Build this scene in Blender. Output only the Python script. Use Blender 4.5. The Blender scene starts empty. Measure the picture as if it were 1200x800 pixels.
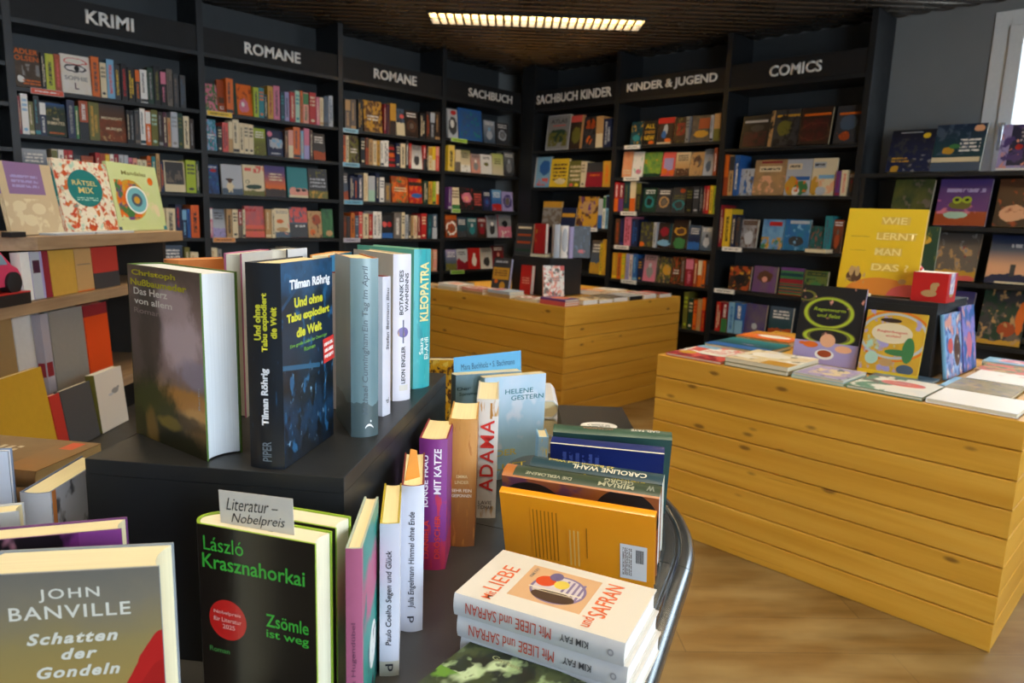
import bpy, math, random
from mathutils import Vector, Matrix
R = math.radians
SC = bpy.context.scene
COL = SC.collection

# ------------------------------------------------------------------ camera
FPX = 834.0
PITCH, ROLL, YAW = R(9.877), R(1.95), R(44.646)
CAM = Vector((0, 0, 1.25))
def _w(v):
    ex = Vector((math.sin(YAW), math.cos(YAW), 0)); ey = Vector((-math.cos(YAW), math.sin(YAW), 0))
    v = Vector(v)
    return Vector((v.dot(ex), v.dot(ey), v.z))
_cp, _sp, _cr, _sr = math.cos(PITCH), math.sin(PITCH), math.cos(ROLL), math.sin(ROLL)
FW = _w((0, _cp, -_sp))
_X, _U = Vector((1, 0, 0)), Vector((0, _sp, _cp))
RT = _w(_X * _cr + _U * _sr)
UPV = _w(-_X * _sr + _U * _cr)
cam = bpy.data.cameras.new('camera'); camo = bpy.data.objects.new('camera', cam); COL.objects.link(camo)
m3 = Matrix((RT, UPV, -FW)).transposed()
camo.matrix_world = Matrix.Translation(CAM) @ m3.to_4x4()
cam.sensor_width = 36; cam.lens = FPX / 1200 * 36; cam.clip_start = 0.02; cam.clip_end = 100
cam.dof.use_dof = True; cam.dof.focus_distance = 0.98; cam.dof.aperture_fstop = 8.0
SC.camera = camo
VS = SC.view_settings
SC.display_settings.display_device = 'sRGB'
VS.view_transform = 'Standard'; VS.look = 'None'; VS.gamma = 1; VS.use_curve_mapping = False
VS.exposure = 0.64

# ------------------------------------------------------------------ world and daylight
W = bpy.data.worlds.new('sky'); SC.world = W; W.use_nodes = True
_bg = W.node_tree.nodes['Background']
_bg.inputs[0].default_value = (0.72, 0.86, 1.0, 1); _bg.inputs[1].default_value = 4.0
def area(name, loc, target, sx, sy, power, color):
    l = bpy.data.lights.new(name, 'AREA'); l.shape = 'RECTANGLE'; l.size = sx; l.size_y = sy
    l.energy = power; l.color = color
    o = bpy.data.objects.new(name, l); COL.objects.link(o); o.location = loc
    o.rotation_euler = (Vector(target) - Vector(loc)).to_track_quat('-Z', 'Y').to_euler()
    return o
area('shopfront_daylight', (0.6, -2.7, 1.5), (0.6, 5, 0.7), 2.6, 1.9, 46, (0.70, 0.84, 1.0))
area('side_window_daylight', (5.38, 0.1, 1.7), (0, 0.6, 1.0), 1.8, 1.6, 34, (0.76, 0.89, 1.0))
LAMP_STRENGTH = 36.0
LAMP_COLOR = (1.0, 0.85, 0.62)

# ------------------------------------------------------------------ pixel helpers (1200x800 frame) -> points in the room
def ray(u, v): return FW * FPX + RT * (u - 600) - UPV * (v - 400)
def on(ax, u, v, val):
    d = ray(u, v); t = (val - CAM[ax]) / d[ax]; return CAM + d * t
def onx(u, v, x): return on(0, u, v, x)
def ony(u, v, y): return on(1, u, v, y)
def onz(u, v, z): return on(2, u, v, z)
def onp(u, v, p, n):
    d = ray(u, v); p = Vector(p); n = Vector(n)
    return CAM + d * ((p - CAM).dot(n) / d.dot(n))
def proj(p):
    d = Vector(p) - CAM; z = d.dot(FW)
    return 600 + FPX * d.dot(RT) / z, 400 - FPX * d.dot(UPV) / z
def height_at(p, vtop):
    """height above p at which image row vtop is reached"""
    lo, hi = 0.0, 1.5
    for _ in range(40):
        m = (lo + hi) / 2
        if proj((p[0], p[1], p[2] + m))[1] > vtop: lo = m
        else: hi = m
    return lo

# ------------------------------------------------------------------ colours
HEX = dict(black='1b1b1d', white='ece8e0', cream='e0d0aa', red='b8231f', crimson='8e1a2a', orange='dd6a1c', rust='a5481f',
  yellow='e5c02a', gold='c8962e', lime='a9bd2e', olive='6d6a2a', green='3f7a45', dkgreen='1f3d2c', teal='2a8087', dkteal='153f48',
  blue='2c63a8', sky='7db0d0', navy='1a2547', slate='4a5a6c', grey='8b8b8a', dkgrey='3a3a3c', taupe='6d6257', brown='5a3a26',
  dkbrown='35251c', tan='bd9560', pink='d4788f', coral='d95a52', salmon='e29a85', purple='6a3d7c', plum='4b2238', lavender='a59ac8',
  peach='e6ac82', mint='a9cdb8', silver='b5bac0', violet='4a3b78')
WORD = dict(dkgreen='dark green', dkteal='dark teal', dkgrey='dark grey', dkbrown='dark brown', navy='navy blue', sky='pale blue',
  gold='golden', slate='slate blue')
def word(c): return WORD.get(c, c)
def lin(c):
    if isinstance(c, (tuple, list)): return tuple(c[:3])
    h = HEX.get(c, c)
    o = []
    for i in (0, 2, 4):
        x = int(h[i:i + 2], 16) / 255
        o.append(x / 12.92 if x <= 0.04045 else ((x + 0.055) / 1.055) ** 2.4)
    return tuple(o)
def c4(c): return (*lin(c), 1)
def lum(c):
    r, g, b = lin(c); return .3 * r + .6 * g + .1 * b

# ------------------------------------------------------------------ node materials
class NT:
    def __init__(s, name):
        s.m = bpy.data.materials.new(name); s.m.use_nodes = True
        s.t = s.m.node_tree; s.n = s.t.nodes; s.b = s.n['Principled BSDF']
    def new(s, t, **kw):
        n = s.n.new(t)
        for k, v in kw.items(): setattr(n, k, v)
        return n
    def ln(s, a, b): s.t.links.new(a, b)
    def math(s, op, a, b=None, c=None):
        n = s.n.new('ShaderNodeMath'); n.operation = op
        for i, x in enumerate((a, b, c)):
            if x is None: continue
            if isinstance(x, (int, float)): n.inputs[i].default_value = x
            else: s.ln(x, n.inputs[i])
        return n.outputs[0]
    def vmath(s, op, a, b=None):
        n = s.n.new('ShaderNodeVectorMath'); n.operation = op
        for i, x in enumerate((a, b)):
            if x is None: continue
            if isinstance(x, (tuple, list)): n.inputs[i].default_value = x
            else: s.ln(x, n.inputs[i])
        return n.outputs['Value'] if op in ('LENGTH', 'DISTANCE') else n.outputs[0]
    def mix(s, f, a, b):
        n = s.n.new('ShaderNodeMix'); n.data_type = 'RGBA'
        for sock, x in ((n.inputs[0], f), (n.inputs[6], a), (n.inputs[7], b)):
            if isinstance(x, (int, float)): sock.default_value = x
            elif isinstance(x, (tuple, list)): sock.default_value = x if len(x) == 4 else (*x, 1)
            else: s.ln(x, sock)
        return n.outputs[2]
    def noise(s, vec, scale, detail=2, w=None, rough=.5):
        n = s.n.new('ShaderNodeTexNoise'); n.noise_dimensions = '4D' if w is not None else '3D'
        s.ln(vec, n.inputs['Vector']); n.inputs['Scale'].default_value = scale; n.inputs['Detail'].default_value = detail
        n.inputs['Roughness'].default_value = rough
        if w is not None:
            if isinstance(w, (int, float)): n.inputs['W'].default_value = w
            else: s.ln(w, n.inputs['W'])
        return n.outputs[0]
    def ramp(s, f, stops):
        n = s.n.new('ShaderNodeValToRGB'); s.ln(f, n.inputs[0]); e = n.color_ramp.elements
        while len(e) < len(stops): e.new(0.5)
        for k, (p, c) in zip(e, stops): k.position = p; k.color = c4(c)
        return n.outputs[0]
    def maprange(s, v, a, b, smooth=False):
        n = s.n.new('ShaderNodeMapRange'); s.ln(v, n.inputs[0]); n.inputs[1].default_value = a; n.inputs[2].default_value = b
        n.clamp = True
        if smooth: n.interpolation_type = 'SMOOTHSTEP'
        return n.outputs[0]
    def out(s, col, rough=.5, metal=0., bump=None, spec=None, coat=0., bstr=.1, bdist=.001):
        if isinstance(col, (tuple, list)): s.b.inputs['Base Color'].default_value = col if len(col) == 4 else (*col, 1)
        else: s.ln(col, s.b.inputs['Base Color'])
        if isinstance(rough, (int, float)): s.b.inputs['Roughness'].default_value = rough
        else: s.ln(rough, s.b.inputs['Roughness'])
        s.b.inputs['Metallic'].default_value = metal
        if spec is not None: s.b.inputs['Specular IOR Level'].default_value = spec
        if coat: s.b.inputs['Coat Weight'].default_value = coat; s.b.inputs['Coat Roughness'].default_value = .15
        if bump is not None:
            n = s.n.new('ShaderNodeBump'); n.inputs['Strength'].default_value = bstr; n.inputs['Distance'].default_value = bdist
            s.ln(bump, n.inputs['Height']); s.ln(n.outputs[0], s.b.inputs['Normal'])
        return s.m

_cache = {}
def plain(c, rough=.5, metal=0., name=None, coat=0., spec=None):
    k = ('p', c, rough, metal, coat, spec)
    if k not in _cache:
        t = NT(name or 'plain'); tc = t.new('ShaderNodeTexCoord')
        f = t.noise(tc.outputs['Object'], 60, 3)
        a = lin(c)
        col = t.mix(f, tuple(x * .93 for x in a), tuple(min(1, x * 1.06) for x in a))
        _cache[k] = t.out(col, rough, metal, coat=coat, spec=spec)
    return _cache[k]

def cover(base, shapes=(), rough=.38, coat=0., name='cover_print', seed=None, wob=0.):
    """printed paper: base colour and flat shapes in the UV of the face (u right, v up)."""
    key = ('c', base, repr(shapes), rough, coat, seed, wob)
    if key in _cache: return _cache[key]
    t = NT(name)
    uvn = t.new('ShaderNodeUVMap'); uv = uvn.outputs[0]
    sep = t.new('ShaderNodeSeparateXYZ'); t.ln(uv, sep.inputs[0]); u, v = sep.outputs[0], sep.outputs[1]
    if seed is None: w = t.new('ShaderNodeObjectInfo').outputs['Random']; w = t.math('MULTIPLY', w, 50.0)
    else: w = float(seed)
    col = c4(base)
    wn = t.math('MULTIPLY', t.math('SUBTRACT', t.noise(uv, 6.5, 3, w), .5), wob) if wob else None
    def rect(u0, u1, v0, v1):
        a = t.math('COMPARE', u, (u0 + u1) / 2, abs(u1 - u0) / 2)
        b = t.math('COMPARE', v, (v0 + v1) / 2, abs(v1 - v0) / 2)
        return t.math('MULTIPLY', a, b)
    for sh in shapes:
        k = sh[0]
        if k == 'r': m = rect(*sh[1:5]); c = sh[5]
        elif k in 'eo':
            _, cu, cv, ru, rv, c = sh[:6]
            d = t.vmath('LENGTH', t.vmath('DIVIDE', t.vmath('SUBTRACT', uv, (cu, cv, 0)), (ru, rv, 1)))
            if wn is not None: d = t.math('ADD', d, wn)
            if k == 'e': m = t.math('LESS_THAN', d, 1.0)
            else: m = t.math('COMPARE', d, 1 - sh[6] / 2, sh[6] / 2)
        elif k == 's':      # soft painted patch
            _, cu, cv, ru, rv, c, a = sh
            d = t.vmath('LENGTH', t.vmath('DIVIDE', t.vmath('SUBTRACT', uv, (cu, cv, 0)), (ru, rv, 1)))
            d = t.math('ADD', d, t.math('MULTIPLY', t.math('SUBTRACT', t.noise(uv, 5.5, 5, w, .62), .5), 1.3))
            m = t.math('MULTIPLY', t.math('SUBTRACT', 1.0, t.maprange(d, .5, 1.0, True)), a)
        elif k == 'n':      # blotches: ('n', scale, threshold, colour, u0,u1,v0,v1)
            _, s, th, c = sh[:4]
            m = t.maprange(t.noise(uv, s, 3, w), th - .03, th + .03)
            if len(sh) > 4: m = t.math('MULTIPLY', m, rect(*sh[4:8]))
        elif k == 'd':      # soft mottle over a rectangle
            _, s, c, a = sh[:4]
            m = t.math('MULTIPLY', t.maprange(t.noise(uv, s, 4, w), .3, .75), a)
            if len(sh) > 4: m = t.math('MULTIPLY', m, rect(*sh[4:8]))
        elif k == 'g':      # printed vertical blend
            _, v0, v1, c = sh; m = t.maprange(v, v0, v1, True)
        elif k == 't':      # lines of small lettering
            _, u0, u1, v0, v1, c, n = sh[:7]
            fr = t.math('FRACT', t.math('MULTIPLY', t.math('SUBTRACT', v, v0), n / (v1 - v0)))
            line = t.math('COMPARE', fr, .5, .28)
            ns = t.noise(t.vmath('MULTIPLY', uv, (26.0, n / (v1 - v0) * .9, 1)), 1.0, 1, w)
            m = t.math('MULTIPLY', t.math('MULTIPLY', line, t.math('GREATER_THAN', ns, .44)), rect(u0, u1, v0, v1))
        elif k == 'v':      # lettering that runs up a spine
            _, u0, u1, v0, v1, c = sh[:6]
            ns = t.noise(t.vmath('MULTIPLY', uv, (2.5, 80.0, 1)), 1.0, 1, w)
            m = t.math('MULTIPLY', t.math('GREATER_THAN', ns, .47), rect(u0, u1, v0, v1))
        elif k == 'p':      # painted picture: colours stacked by height with ragged borders, over a rectangle
            _, amp, sc_, stops, u0, u1, v0, v1 = sh
            f = t.noise(t.vmath('MULTIPLY', uv, (1.0, 1.5, 1)), sc_, 6, w, .62)
            pos = t.math('DIVIDE', t.math('SUBTRACT', v, v0), v1 - v0)
            pos = t.math('ADD', pos, t.math('MULTIPLY', t.math('SUBTRACT', f, .5), amp))
            col = t.mix(rect(u0, u1, v0, v1), col, t.ramp(pos, stops)); continue
        elif k == 'l':      # straight bar: ('l', u0,v0,u1,v1, halfwidth, colour)
            _, ua, va, ub, vb_, hw, c = sh
            L2 = (ub - ua) ** 2 + (vb_ - va) ** 2
            d = t.vmath('SUBTRACT', uv, (ua, va, 0))
            dd = t.new('ShaderNodeVectorMath', operation='DOT_PRODUCT'); t.ln(d, dd.inputs[0]); dd.inputs[1].default_value = ((ub - ua) / L2, (vb_ - va) / L2, 0)
            cl = t.maprange(dd.outputs['Value'], 0, 1)
            sc2 = t.new('ShaderNodeVectorMath', operation='SCALE'); sc2.inputs[0].default_value = (ub - ua, vb_ - va, 0); t.ln(cl, sc2.inputs['Scale'])
            m = t.math('LESS_THAN', t.vmath('DISTANCE', d, sc2.outputs[0]), hw)
        elif k == 'h':      # hill / wave line: everything below v0 + amp*noise(u)
            _, v0, amp, s, c = sh
            f = t.noise(t.vmath('MULTIPLY', uv, (1.0, .02, 1)), s, 2, w)
            lim = t.math('ADD', t.math('MULTIPLY', t.math('SUBTRACT', f, .5), amp * 2), v0)
            m = t.math('LESS_THAN', v, lim)
        elif k == 'x':      # stripes across v
            _, n, duty, c = sh[:4]
            m = t.math('LESS_THAN', t.math('FRACT', t.math('MULTIPLY', v, n)), duty)
            if len(sh) > 4: m = t.math('MULTIPLY', m, rect(*sh[4:8]))
        elif k == 'y':      # stripes across u
            _, n, duty, c = sh[:4]
            m = t.math('LESS_THAN', t.math('FRACT', t.math('MULTIPLY', u, n)), duty)
            if len(sh) > 4: m = t.math('MULTIPLY', m, rect(*sh[4:8]))
        col = t.mix(m, col, c4(c))
    _cache[key] = t.out(col, rough, coat=coat)
    return _cache[key]

def pages_mat(c='e8d8ac', name='page_edges'):
    k = ('pg', c)
    if k not in _cache:
        t = NT(name); tc = t.new('ShaderNodeTexCoord')
        f = t.noise(t.vmath('MULTIPLY', tc.outputs['Object'], (6.0, 900.0, 6.0)), 1.0, 2)
        a = lin(c); col = t.mix(f, tuple(x * .80 for x in a), tuple(min(1, x * 1.05) for x in a))
        _cache[k] = t.out(col, .8, bump=f, bstr=.25, bdist=.0006)
    return _cache[k]

# ------------------------------------------------------------------ mesh builder
class MB:
    def __init__(s): s.v, s.f, s.uv, s.mi = [], [], [], []
    def face(s, pts, uvs=None, mi=0):
        i = len(s.v); s.v += [tuple(p) for p in pts]; s.f.append(tuple(range(i, i + len(pts))))
        s.uv.append(uvs or [(0, 0)] * len(pts)); s.mi.append(mi)
    def box(s, x0, y0, z0, x1, y1, z1, mi=0, M=None, faces=None):
        """faces: dict side -> mi for 'x-','x+','y-','y+','z-','z+'"""
        P = lambda x, y, z: (M @ Vector((x, y, z))) if M is not None else (x, y, z)
        q = [(0, 0), (1, 0), (1, 1), (0, 1)]
        d = {'y-': [(x0, y0, z0), (x1, y0, z0), (x1, y0, z1), (x0, y0, z1)],
             'y+': [(x1, y1, z0), (x0, y1, z0), (x0, y1, z1), (x1, y1, z1)],
             'x-': [(x0, y1, z0), (x0, y0, z0), (x0, y0, z1), (x0, y1, z1)],
             'x+': [(x1, y0, z0), (x1, y1, z0), (x1, y1, z1), (x1, y0, z1)],
             'z+': [(x0, y0, z1), (x1, y0, z1), (x1, y1, z1), (x0, y1, z1)],
             'z-': [(x0, y1, z0), (x1, y1, z0), (x1, y0, z0), (x0, y0, z0)]}
        for k, pts in d.items():
            s.face([P(*p) for p in pts], q, (faces or {}).get(k, mi))
    def prism(s, outline, z0, z1, mi=0, mi_top=None):
        """outline ccw from above"""
        n = len(outline)
        s.face([(x, y, z1) for x, y in outline], [(x, y) for x, y in outline], mi if mi_top is None else mi_top)
        s.face([(x, y, z0) for x, y in reversed(outline)], [(x, y) for x, y in reversed(outline)], mi)
        for i in range(n):
            a, b = outline[i], outline[(i + 1) % n]
            s.face([(*a, z0), (*b, z0), (*b, z1), (*a, z1)], [(0, 0), (1, 0), (1, 1), (0, 1)], mi)
    def build(s, name, mats, parent=None, M=None, merge=True, smooth=False, bevel=0):
        me = bpy.data.meshes.new(name); me.from_pydata(s.v, [], s.f)
        uvl = me.uv_layers.new(name='UVMap'); k = 0
        for f in s.uv:
            for p in f: uvl.data[k].uv = p; k += 1
        if not isinstance(mats, (list, tuple)): mats = [mats]
        for m in mats: me.materials.append(m)
        me.polygons.foreach_set('material_index', s.mi)
        if merge or bevel:
            import bmesh
            bm = bmesh.new(); bm.from_mesh(me)
            bmesh.ops.remove_doubles(bm, verts=bm.verts, dist=1e-6)
            if bevel:
                bmesh.ops.bevel(bm, geom=[e for e in bm.edges if e.calc_face_angle(0) > .5], offset=bevel, segments=2, affect='EDGES', profile=.6)
            bm.to_mesh(me); bm.free()
        if smooth:
            me.polygons.foreach_set('use_smooth', [True] * len(me.polygons)); me.set_sharp_from_angle(angle=R(40))
        me.update()
        o = bpy.data.objects.new(name, me); COL.objects.link(o)
        if parent: o.parent = parent
        if M is not None: o.matrix_local = M
        return o

def tag(o, label, cat, group=None, kind=None):
    o['label'] = label; o['category'] = cat
    if group: o['group'] = group
    if kind: o['kind'] = kind
    return o
def empty(name, M=None):
    o = bpy.data.objects.new(name, None); COL.objects.link(o); o.empty_display_size = .05
    if M is not None: o.matrix_world = M
    return o
def structure(o): o['kind'] = 'structure'; return o
def frame(o, x, y, z):
    """matrix from origin and axes"""
    return Matrix((Vector(x).to_4d(), Vector(y).to_4d(), Vector(z).to_4d(), Vector((0, 0, 0, 1)))).transposed() if False else \
        Matrix(((x[0], y[0], z[0], o[0]), (x[1], y[1], z[1], o[1]), (x[2], y[2], z[2], o[2]), (0, 0, 0, 1)))
ZUP = Vector((0, 0, 1))

_DG = bpy.context.evaluated_depsgraph_get
def lettering(body, mat, parent, M, w=None, h=None, name='lettering', bold=0., shear=0., ext=0., align='CENTER', space=1., vfit=True):
    """text as a mesh on the plane M (x right, y up, z out), centred on M's origin, fitted to width w and/or height h"""
    cu = bpy.data.curves.new('t', 'FONT'); cu.body = body; cu.size = 1; cu.offset = bold; cu.shear = shear; cu.align_x = align
    cu.resolution_u = 3; cu.space_character = space; cu.space_line = .95; cu.extrude = 0
    to = bpy.data.objects.new('t', cu); COL.objects.link(to)
    me = bpy.data.meshes.new_from_object(to.evaluated_get(_DG()))
    bpy.data.objects.remove(to); bpy.data.curves.remove(cu)
    xs = [v.co.x for v in me.vertices]; ys = [v.co.y for v in me.vertices]
    if not xs: return None
    x0, x1, y0, y1 = min(xs), max(xs), min(ys), max(ys)
    sx = sy = None
    if w: sx = w / (x1 - x0)
    if h: sy = h / (y1 - y0)
    if sx is None: sx = sy
    if sy is None: sy = sx
    for v in me.vertices:
        v.co = M @ Vector(((v.co.x - (x0 + x1) / 2) * sx, (v.co.y - (y0 + y1) / 2) * sy, 0))
    if ext:
        import bmesh
        bm = bmesh.new(); bm.from_mesh(me)
        n = (M.to_3x3() @ Vector((0, 0, 1))).normalized() * ext
        r = bmesh.ops.extrude_face_region(bm, geom=bm.faces[:])
        bmesh.ops.translate(bm, vec=n, verts=[g for g in r['geom'] if isinstance(g, bmesh.types.BMVert)])
        bm.to_mesh(me); bm.free()
    me.name = name; me.materials.clear(); me.materials.append(mat)
    o = bpy.data.objects.new(name, me); COL.objects.link(o)
    if parent: o.parent = parent
    return o
def ordinal(n):
    return ['first', 'second', 'third', 'fourth', 'fifth', 'sixth', 'seventh', 'eighth', 'ninth', 'tenth', 'eleventh', 'twelfth', 'thirteenth',
            'fourteenth', 'fifteenth', 'sixteenth', 'seventeenth', 'eighteenth', 'nineteenth', 'twentieth', 'twenty-first', 'twenty-second', 'twenty-third',
            'twenty-fourth', 'twenty-fifth', 'twenty-sixth'][n]
# ------------------------------------------------------------------ room
YW, XW = 5.0, 5.08            # front planes of the two runs of bookcases
YB, XB = 5.38, 5.42           # walls behind them
CEIL = 2.66
def m_blackwood(c=(0.0115, 0.0125, 0.0135), rough=.45, name='black_laminate'):
    t = NT(name); tc = t.new('ShaderNodeTexCoord')
    f = t.noise(tc.outputs['Object'], 14, 4); g = t.noise(tc.outputs['Object'], 220, 2)
    col = t.mix(f, tuple(x * .8 for x in c), tuple(x * 1.25 for x in c))
    rr = t.math('ADD', t.math('MULTIPLY', f, .18), rough - .09)
    return t.out(col, rr, bump=g, bstr=.05)
BLACK = m_blackwood()
BACKP = m_blackwood((0.033, 0.037, 0.039), .55, 'dark_grey_board')
SIGNB = m_blackwood((0.006, 0.0056, 0.0052), .7, 'sign_black')
def m_wall(c, name):
    t = NT(name); tc = t.new('ShaderNodeTexCoord')
    f = t.noise(tc.outputs['Object'], 3, 4); g = t.noise(tc.outputs['Object'], 160, 3)
    return t.out(t.mix(f, tuple(x * .9 for x in c), tuple(x * 1.1 for x in c)), .8, bump=g, bstr=.12)
WALLM = m_wall((0.19, 0.195, 0.19), 'dark_grey_paint')
def m_floor():
    t = NT('oak_vinyl'); tc = t.new('ShaderNodeTexCoord')
    mp = t.new('ShaderNodeMapping'); t.ln(tc.outputs['Object'], mp.inputs[0]); mp.inputs['Rotation'].default_value = (0, 0, R(43))
    br = t.new('ShaderNodeTexBrick'); t.ln(mp.outputs[0], br.inputs['Vector'])
    br.inputs['Scale'].default_value = 1; br.inputs['Brick Width'].default_value = 1.25; br.inputs['Row Height'].default_value = .19
    br.inputs['Mortar Size'].default_value = .0015; br.inputs['Bias'].default_value = -.2
    br.inputs['Color1'].default_value = c4('8d6c3a'); br.inputs['Color2'].default_value = c4('7b5c2f'); br.inputs['Mortar'].default_value = c4('5a4124')
    st = t.vmath('MULTIPLY', mp.outputs[0], (2.2, 16.0, 1.0))
    g = t.noise(st, 1.0, 5, rough=.6); bl = t.noise(t.vmath('MULTIPLY', mp.outputs[0], (2.2, 5.0, 1.0)), 1.0, 3)
    c = t.mix(t.maprange(g, .4, .75), br.outputs[0], c4('705124'))
    c = t.mix(t.math('MULTIPLY', t.maprange(bl, .42, .7), .7), c, c4('b39a66'))
    return t.out(c, t.math('ADD', t.math('MULTIPLY', g, .2), .32), bump=g, bstr=.08)
FLOORM = m_floor()
RX0, RY0 = -2.8, -2.8
m = MB(); m.box(RX0, RY0, -.1, XB + .2, YB + .2, 0); structure(m.build('floor', FLOORM))
m = MB(); m.box(RX0 - .2, YB, 0, XB + .2, YB + .2, 3.0); structure(m.build('wall_left', WALLM))
# right wall with the window opening
WY0, WY1, WZ0, WZ1 = -0.62, 1.225, 0.62, 2.60
def wall_with_hole(axis):
    m = MB()
    m.box(XB, WY1, 0, XB + .2, YB, 3.0); m.box(XB, RY0, 0, XB + .2, WY0, 3.0)
    m.box(XB, WY0, 0, XB + .2, WY1, WZ0); m.box(XB, WY0, WZ1, XB + .2, WY1, 3.0)
    return m
structure(wall_with_hole(0).build('wall_right', WALLM))
m = MB(); m.box(RX0 - .2, RY0, 0, RX0, YB, 3.0); structure(m.build('wall_back', m_wall((.45, .45, .44), 'pale_paint')))
m = MB(); m.box(RX0, RY0 - .2, 0, -.9, RY0, 3.0); m.box(2.1, RY0 - .2, 0, XB + .2, RY0, 3.0); m.box(-.9, RY0 - .2, 0, 2.1, RY0, .45); m.box(-.9, RY0 - .2, 2.5, 2.1, RY0, 3.0)
structure(m.build('wall_front', m_wall((.45, .45, .44), 'pale_paint_front')))
# window: white frame, casement with handle, glass
WHITEF = plain('d9dad6', .35, name='white_window_frame')
win = empty('window_1', Matrix.Translation((XB, 0, 0))); structure(win)
m = MB(); fw = .09
for a in ((WY0, WZ0, WY0 + fw, WZ1), (WY1 - fw, WZ0, WY1, WZ1), (WY0 + fw, WZ0, WY1 - fw, WZ0 + fw), (WY0 + fw, WZ1 - fw, WY1 - fw, WZ1)):
    m.box(-.012, a[0], a[1], .09, a[2], a[3])
m.build('window_frame', WHITEF, win, bevel=.004)
m = MB(); cf = .075; y0, y1, z0, z1 = WY0 + fw, WY1 - fw, WZ0 + fw, WZ1 - fw
for a in ((y0, z0, y0 + cf, z1), (y1 - cf, z0, y1, z1), (y0 + cf, z0, y1 - cf, z0 + cf), (y0 + cf, z1 - cf, y1 - cf, z1)):
    m.box(-.03, a[0], a[1], .06, a[2], a[3])
cas = m.build('casement', WHITEF, win, bevel=.006)
m = MB(); m.box(-.045, y1 - .052, 1.86, -.03, y1 - .024, 1.93); m.box(-.075, y1 - .046, 1.89, -.045, y1 - .030, 1.906); m.box(-.085, y1 - .048, 1.76, -.072, y1 - .028, 1.908)
m.build('handle', plain('c9cccf', .25, .6), cas, bevel=.003)
t = NT('window_glass'); gl = t.new('ShaderNodeBsdfGlass'); gl.inputs['IOR'].default_value = 1.02; gl.inputs['Roughness'].default_value = 0
tr = t.new('ShaderNodeBsdfTransparent'); mxs = t.new('ShaderNodeMixShader'); mxs.inputs[0].default_value = .12
gs = t.new('ShaderNodeBsdfGlossy'); gs.inputs['Roughness'].default_value = .02
t.ln(tr.outputs[0], mxs.inputs[1]); t.ln(gs.outputs[0], mxs.inputs[2]); t.ln(mxs.outputs[0], t.n['Material Output'].inputs[0]); t.n.remove(gl)
m = MB(); m.box(.02, y0 + cf, z0 + cf, .03, y1 - cf, z1 - cf); m.build('pane', t.m, win)
m = MB(); m.box(-.10, WY0 - .03, WZ0 - .035, .1, WY1 + .03, WZ0); m.build('window_sill', WHITEF, win, bevel=.004)
# foliage outside the window
t = NT('leaf_green'); tc = t.new('ShaderNodeTexCoord')
LEAF = t.out(t.ramp(t.noise(tc.outputs['Object'], 9, 2), [(.3, '4c7a45'), (.7, '9cc08a')]), .6)
rnd = random.Random(3); m = MB()
for i in range(900):
    c = Vector((rnd.gauss(0, .45), rnd.gauss(0, .75), 0)); c.z = 1.2 + rnd.gauss(0, .42)
    a, b = rnd.random() * 6.28, rnd.random() * 6.28
    e1 = Vector((math.cos(a) * math.cos(b), math.sin(a) * math.cos(b), math.sin(b))); e2 = e1.orthogonal().normalized(); s = .07
    m.face([c - e1 * s, c - e2 * s * .5, c + e1 * s, c + e2 * s * .5])
bush = empty('garden_shrub', Matrix.Translation((8.6, .9, 0)))
tag(bush, 'green shrub outside the bright window at the right edge', 'shrub')
m.build('foliage', LEAF, bush)
m = MB()
for k in range(5):
    a = k * 1.256; x, y = .05 * math.cos(a), .05 * math.sin(a)
    m.box(x - .02, y - .02, 0, x + .02, y + .02, 1.2)
m.build('stem', plain('brown', .8), bush)
m = MB(); m.box(XB + .2, -6, -.12, 14, 8, -.02); structure(m.build('ground_outside', m_wall((.25, .25, .22), 'paving')))

# slatted metal ceiling: slats run at 45 degrees to the walls
t = NT('brown_metal_slat'); tc = t.new('ShaderNodeTexCoord')
f = t.noise(tc.outputs['Object'], 5, 3)
SLAT = t.out(t.mix(f, (.12, .104, .088), (.18, .156, .132)), t.math('ADD', t.math('MULTIPLY', f, .12), .22), .85)
dS = Vector((1, -1, 0)).normalized(); dN = Vector((1, 1, 0)).normalized()
FIXC = Vector((3.985, 3.80, 0)); FL, FWD = 1.56, .30
fixtures = [FIXC] + [FIXC - dN * 2.45 * a + dS * 2.9 * b for a, b in ((1, -.5), (1, .5), (2, -1), (2, 0), (2, 1))]
m = MB(); pitch, sw = .10, .074
k = -42
while True:
    off = k * pitch; k += 1
    base = dN * off
    if off > 8: break
    e = sw / 2
    prof = [(-e, .03), (-e, .012), (-e * .8, .004), (-e * .4, .0008), (0, 0), (e * .4, .0008), (e * .8, .004), (e, .012), (e, .03)]
    def limits(n):                     # where the line at offset n meets the walls
        q = base + dN * n; lo, hi = -20., 20.
        for ax, a0, a1 in ((0, RX0, XB), (1, RY0, YB)):
            s0, s1 = (a0 - q[ax]) / dS[ax], (a1 - q[ax]) / dS[ax]
            lo, hi = max(lo, min(s0, s1)), min(hi, max(s0, s1))
        return lo, hi
    L0, L1 = limits(-e), limits(e)
    if min(L0[1] - L0[0], L1[1] - L1[0]) < .05: continue
    cuts = sorted((c.dot(dS) - FL / 2 - .005, c.dot(dS) + FL / 2 + .005) for c in fixtures if abs(off - c.dot(dN)) < FWD / 2 + e)
    ends = [None] + [v for c in cuts for v in c] + [None]
    for i in range(0, len(ends), 2):
        P = lambda s_, n, z: base + dS * s_ + dN * n + Vector((0, 0, CEIL + z))
        A_ = lambda n: limits(n)[0] if ends[i] is None else ends[i]
        B_ = lambda n: limits(n)[1] if ends[i + 1] is None else ends[i + 1]
        for (n0, z0), (n1, z1) in zip(prof, prof[1:]):
            m.face([P(A_(n0), n0, z0), P(A_(n1), n1, z1), P(B_(n1), n1, z1), P(B_(n0), n0, z0)])
structure(m.build('ceiling', SLAT, merge=False))
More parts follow.
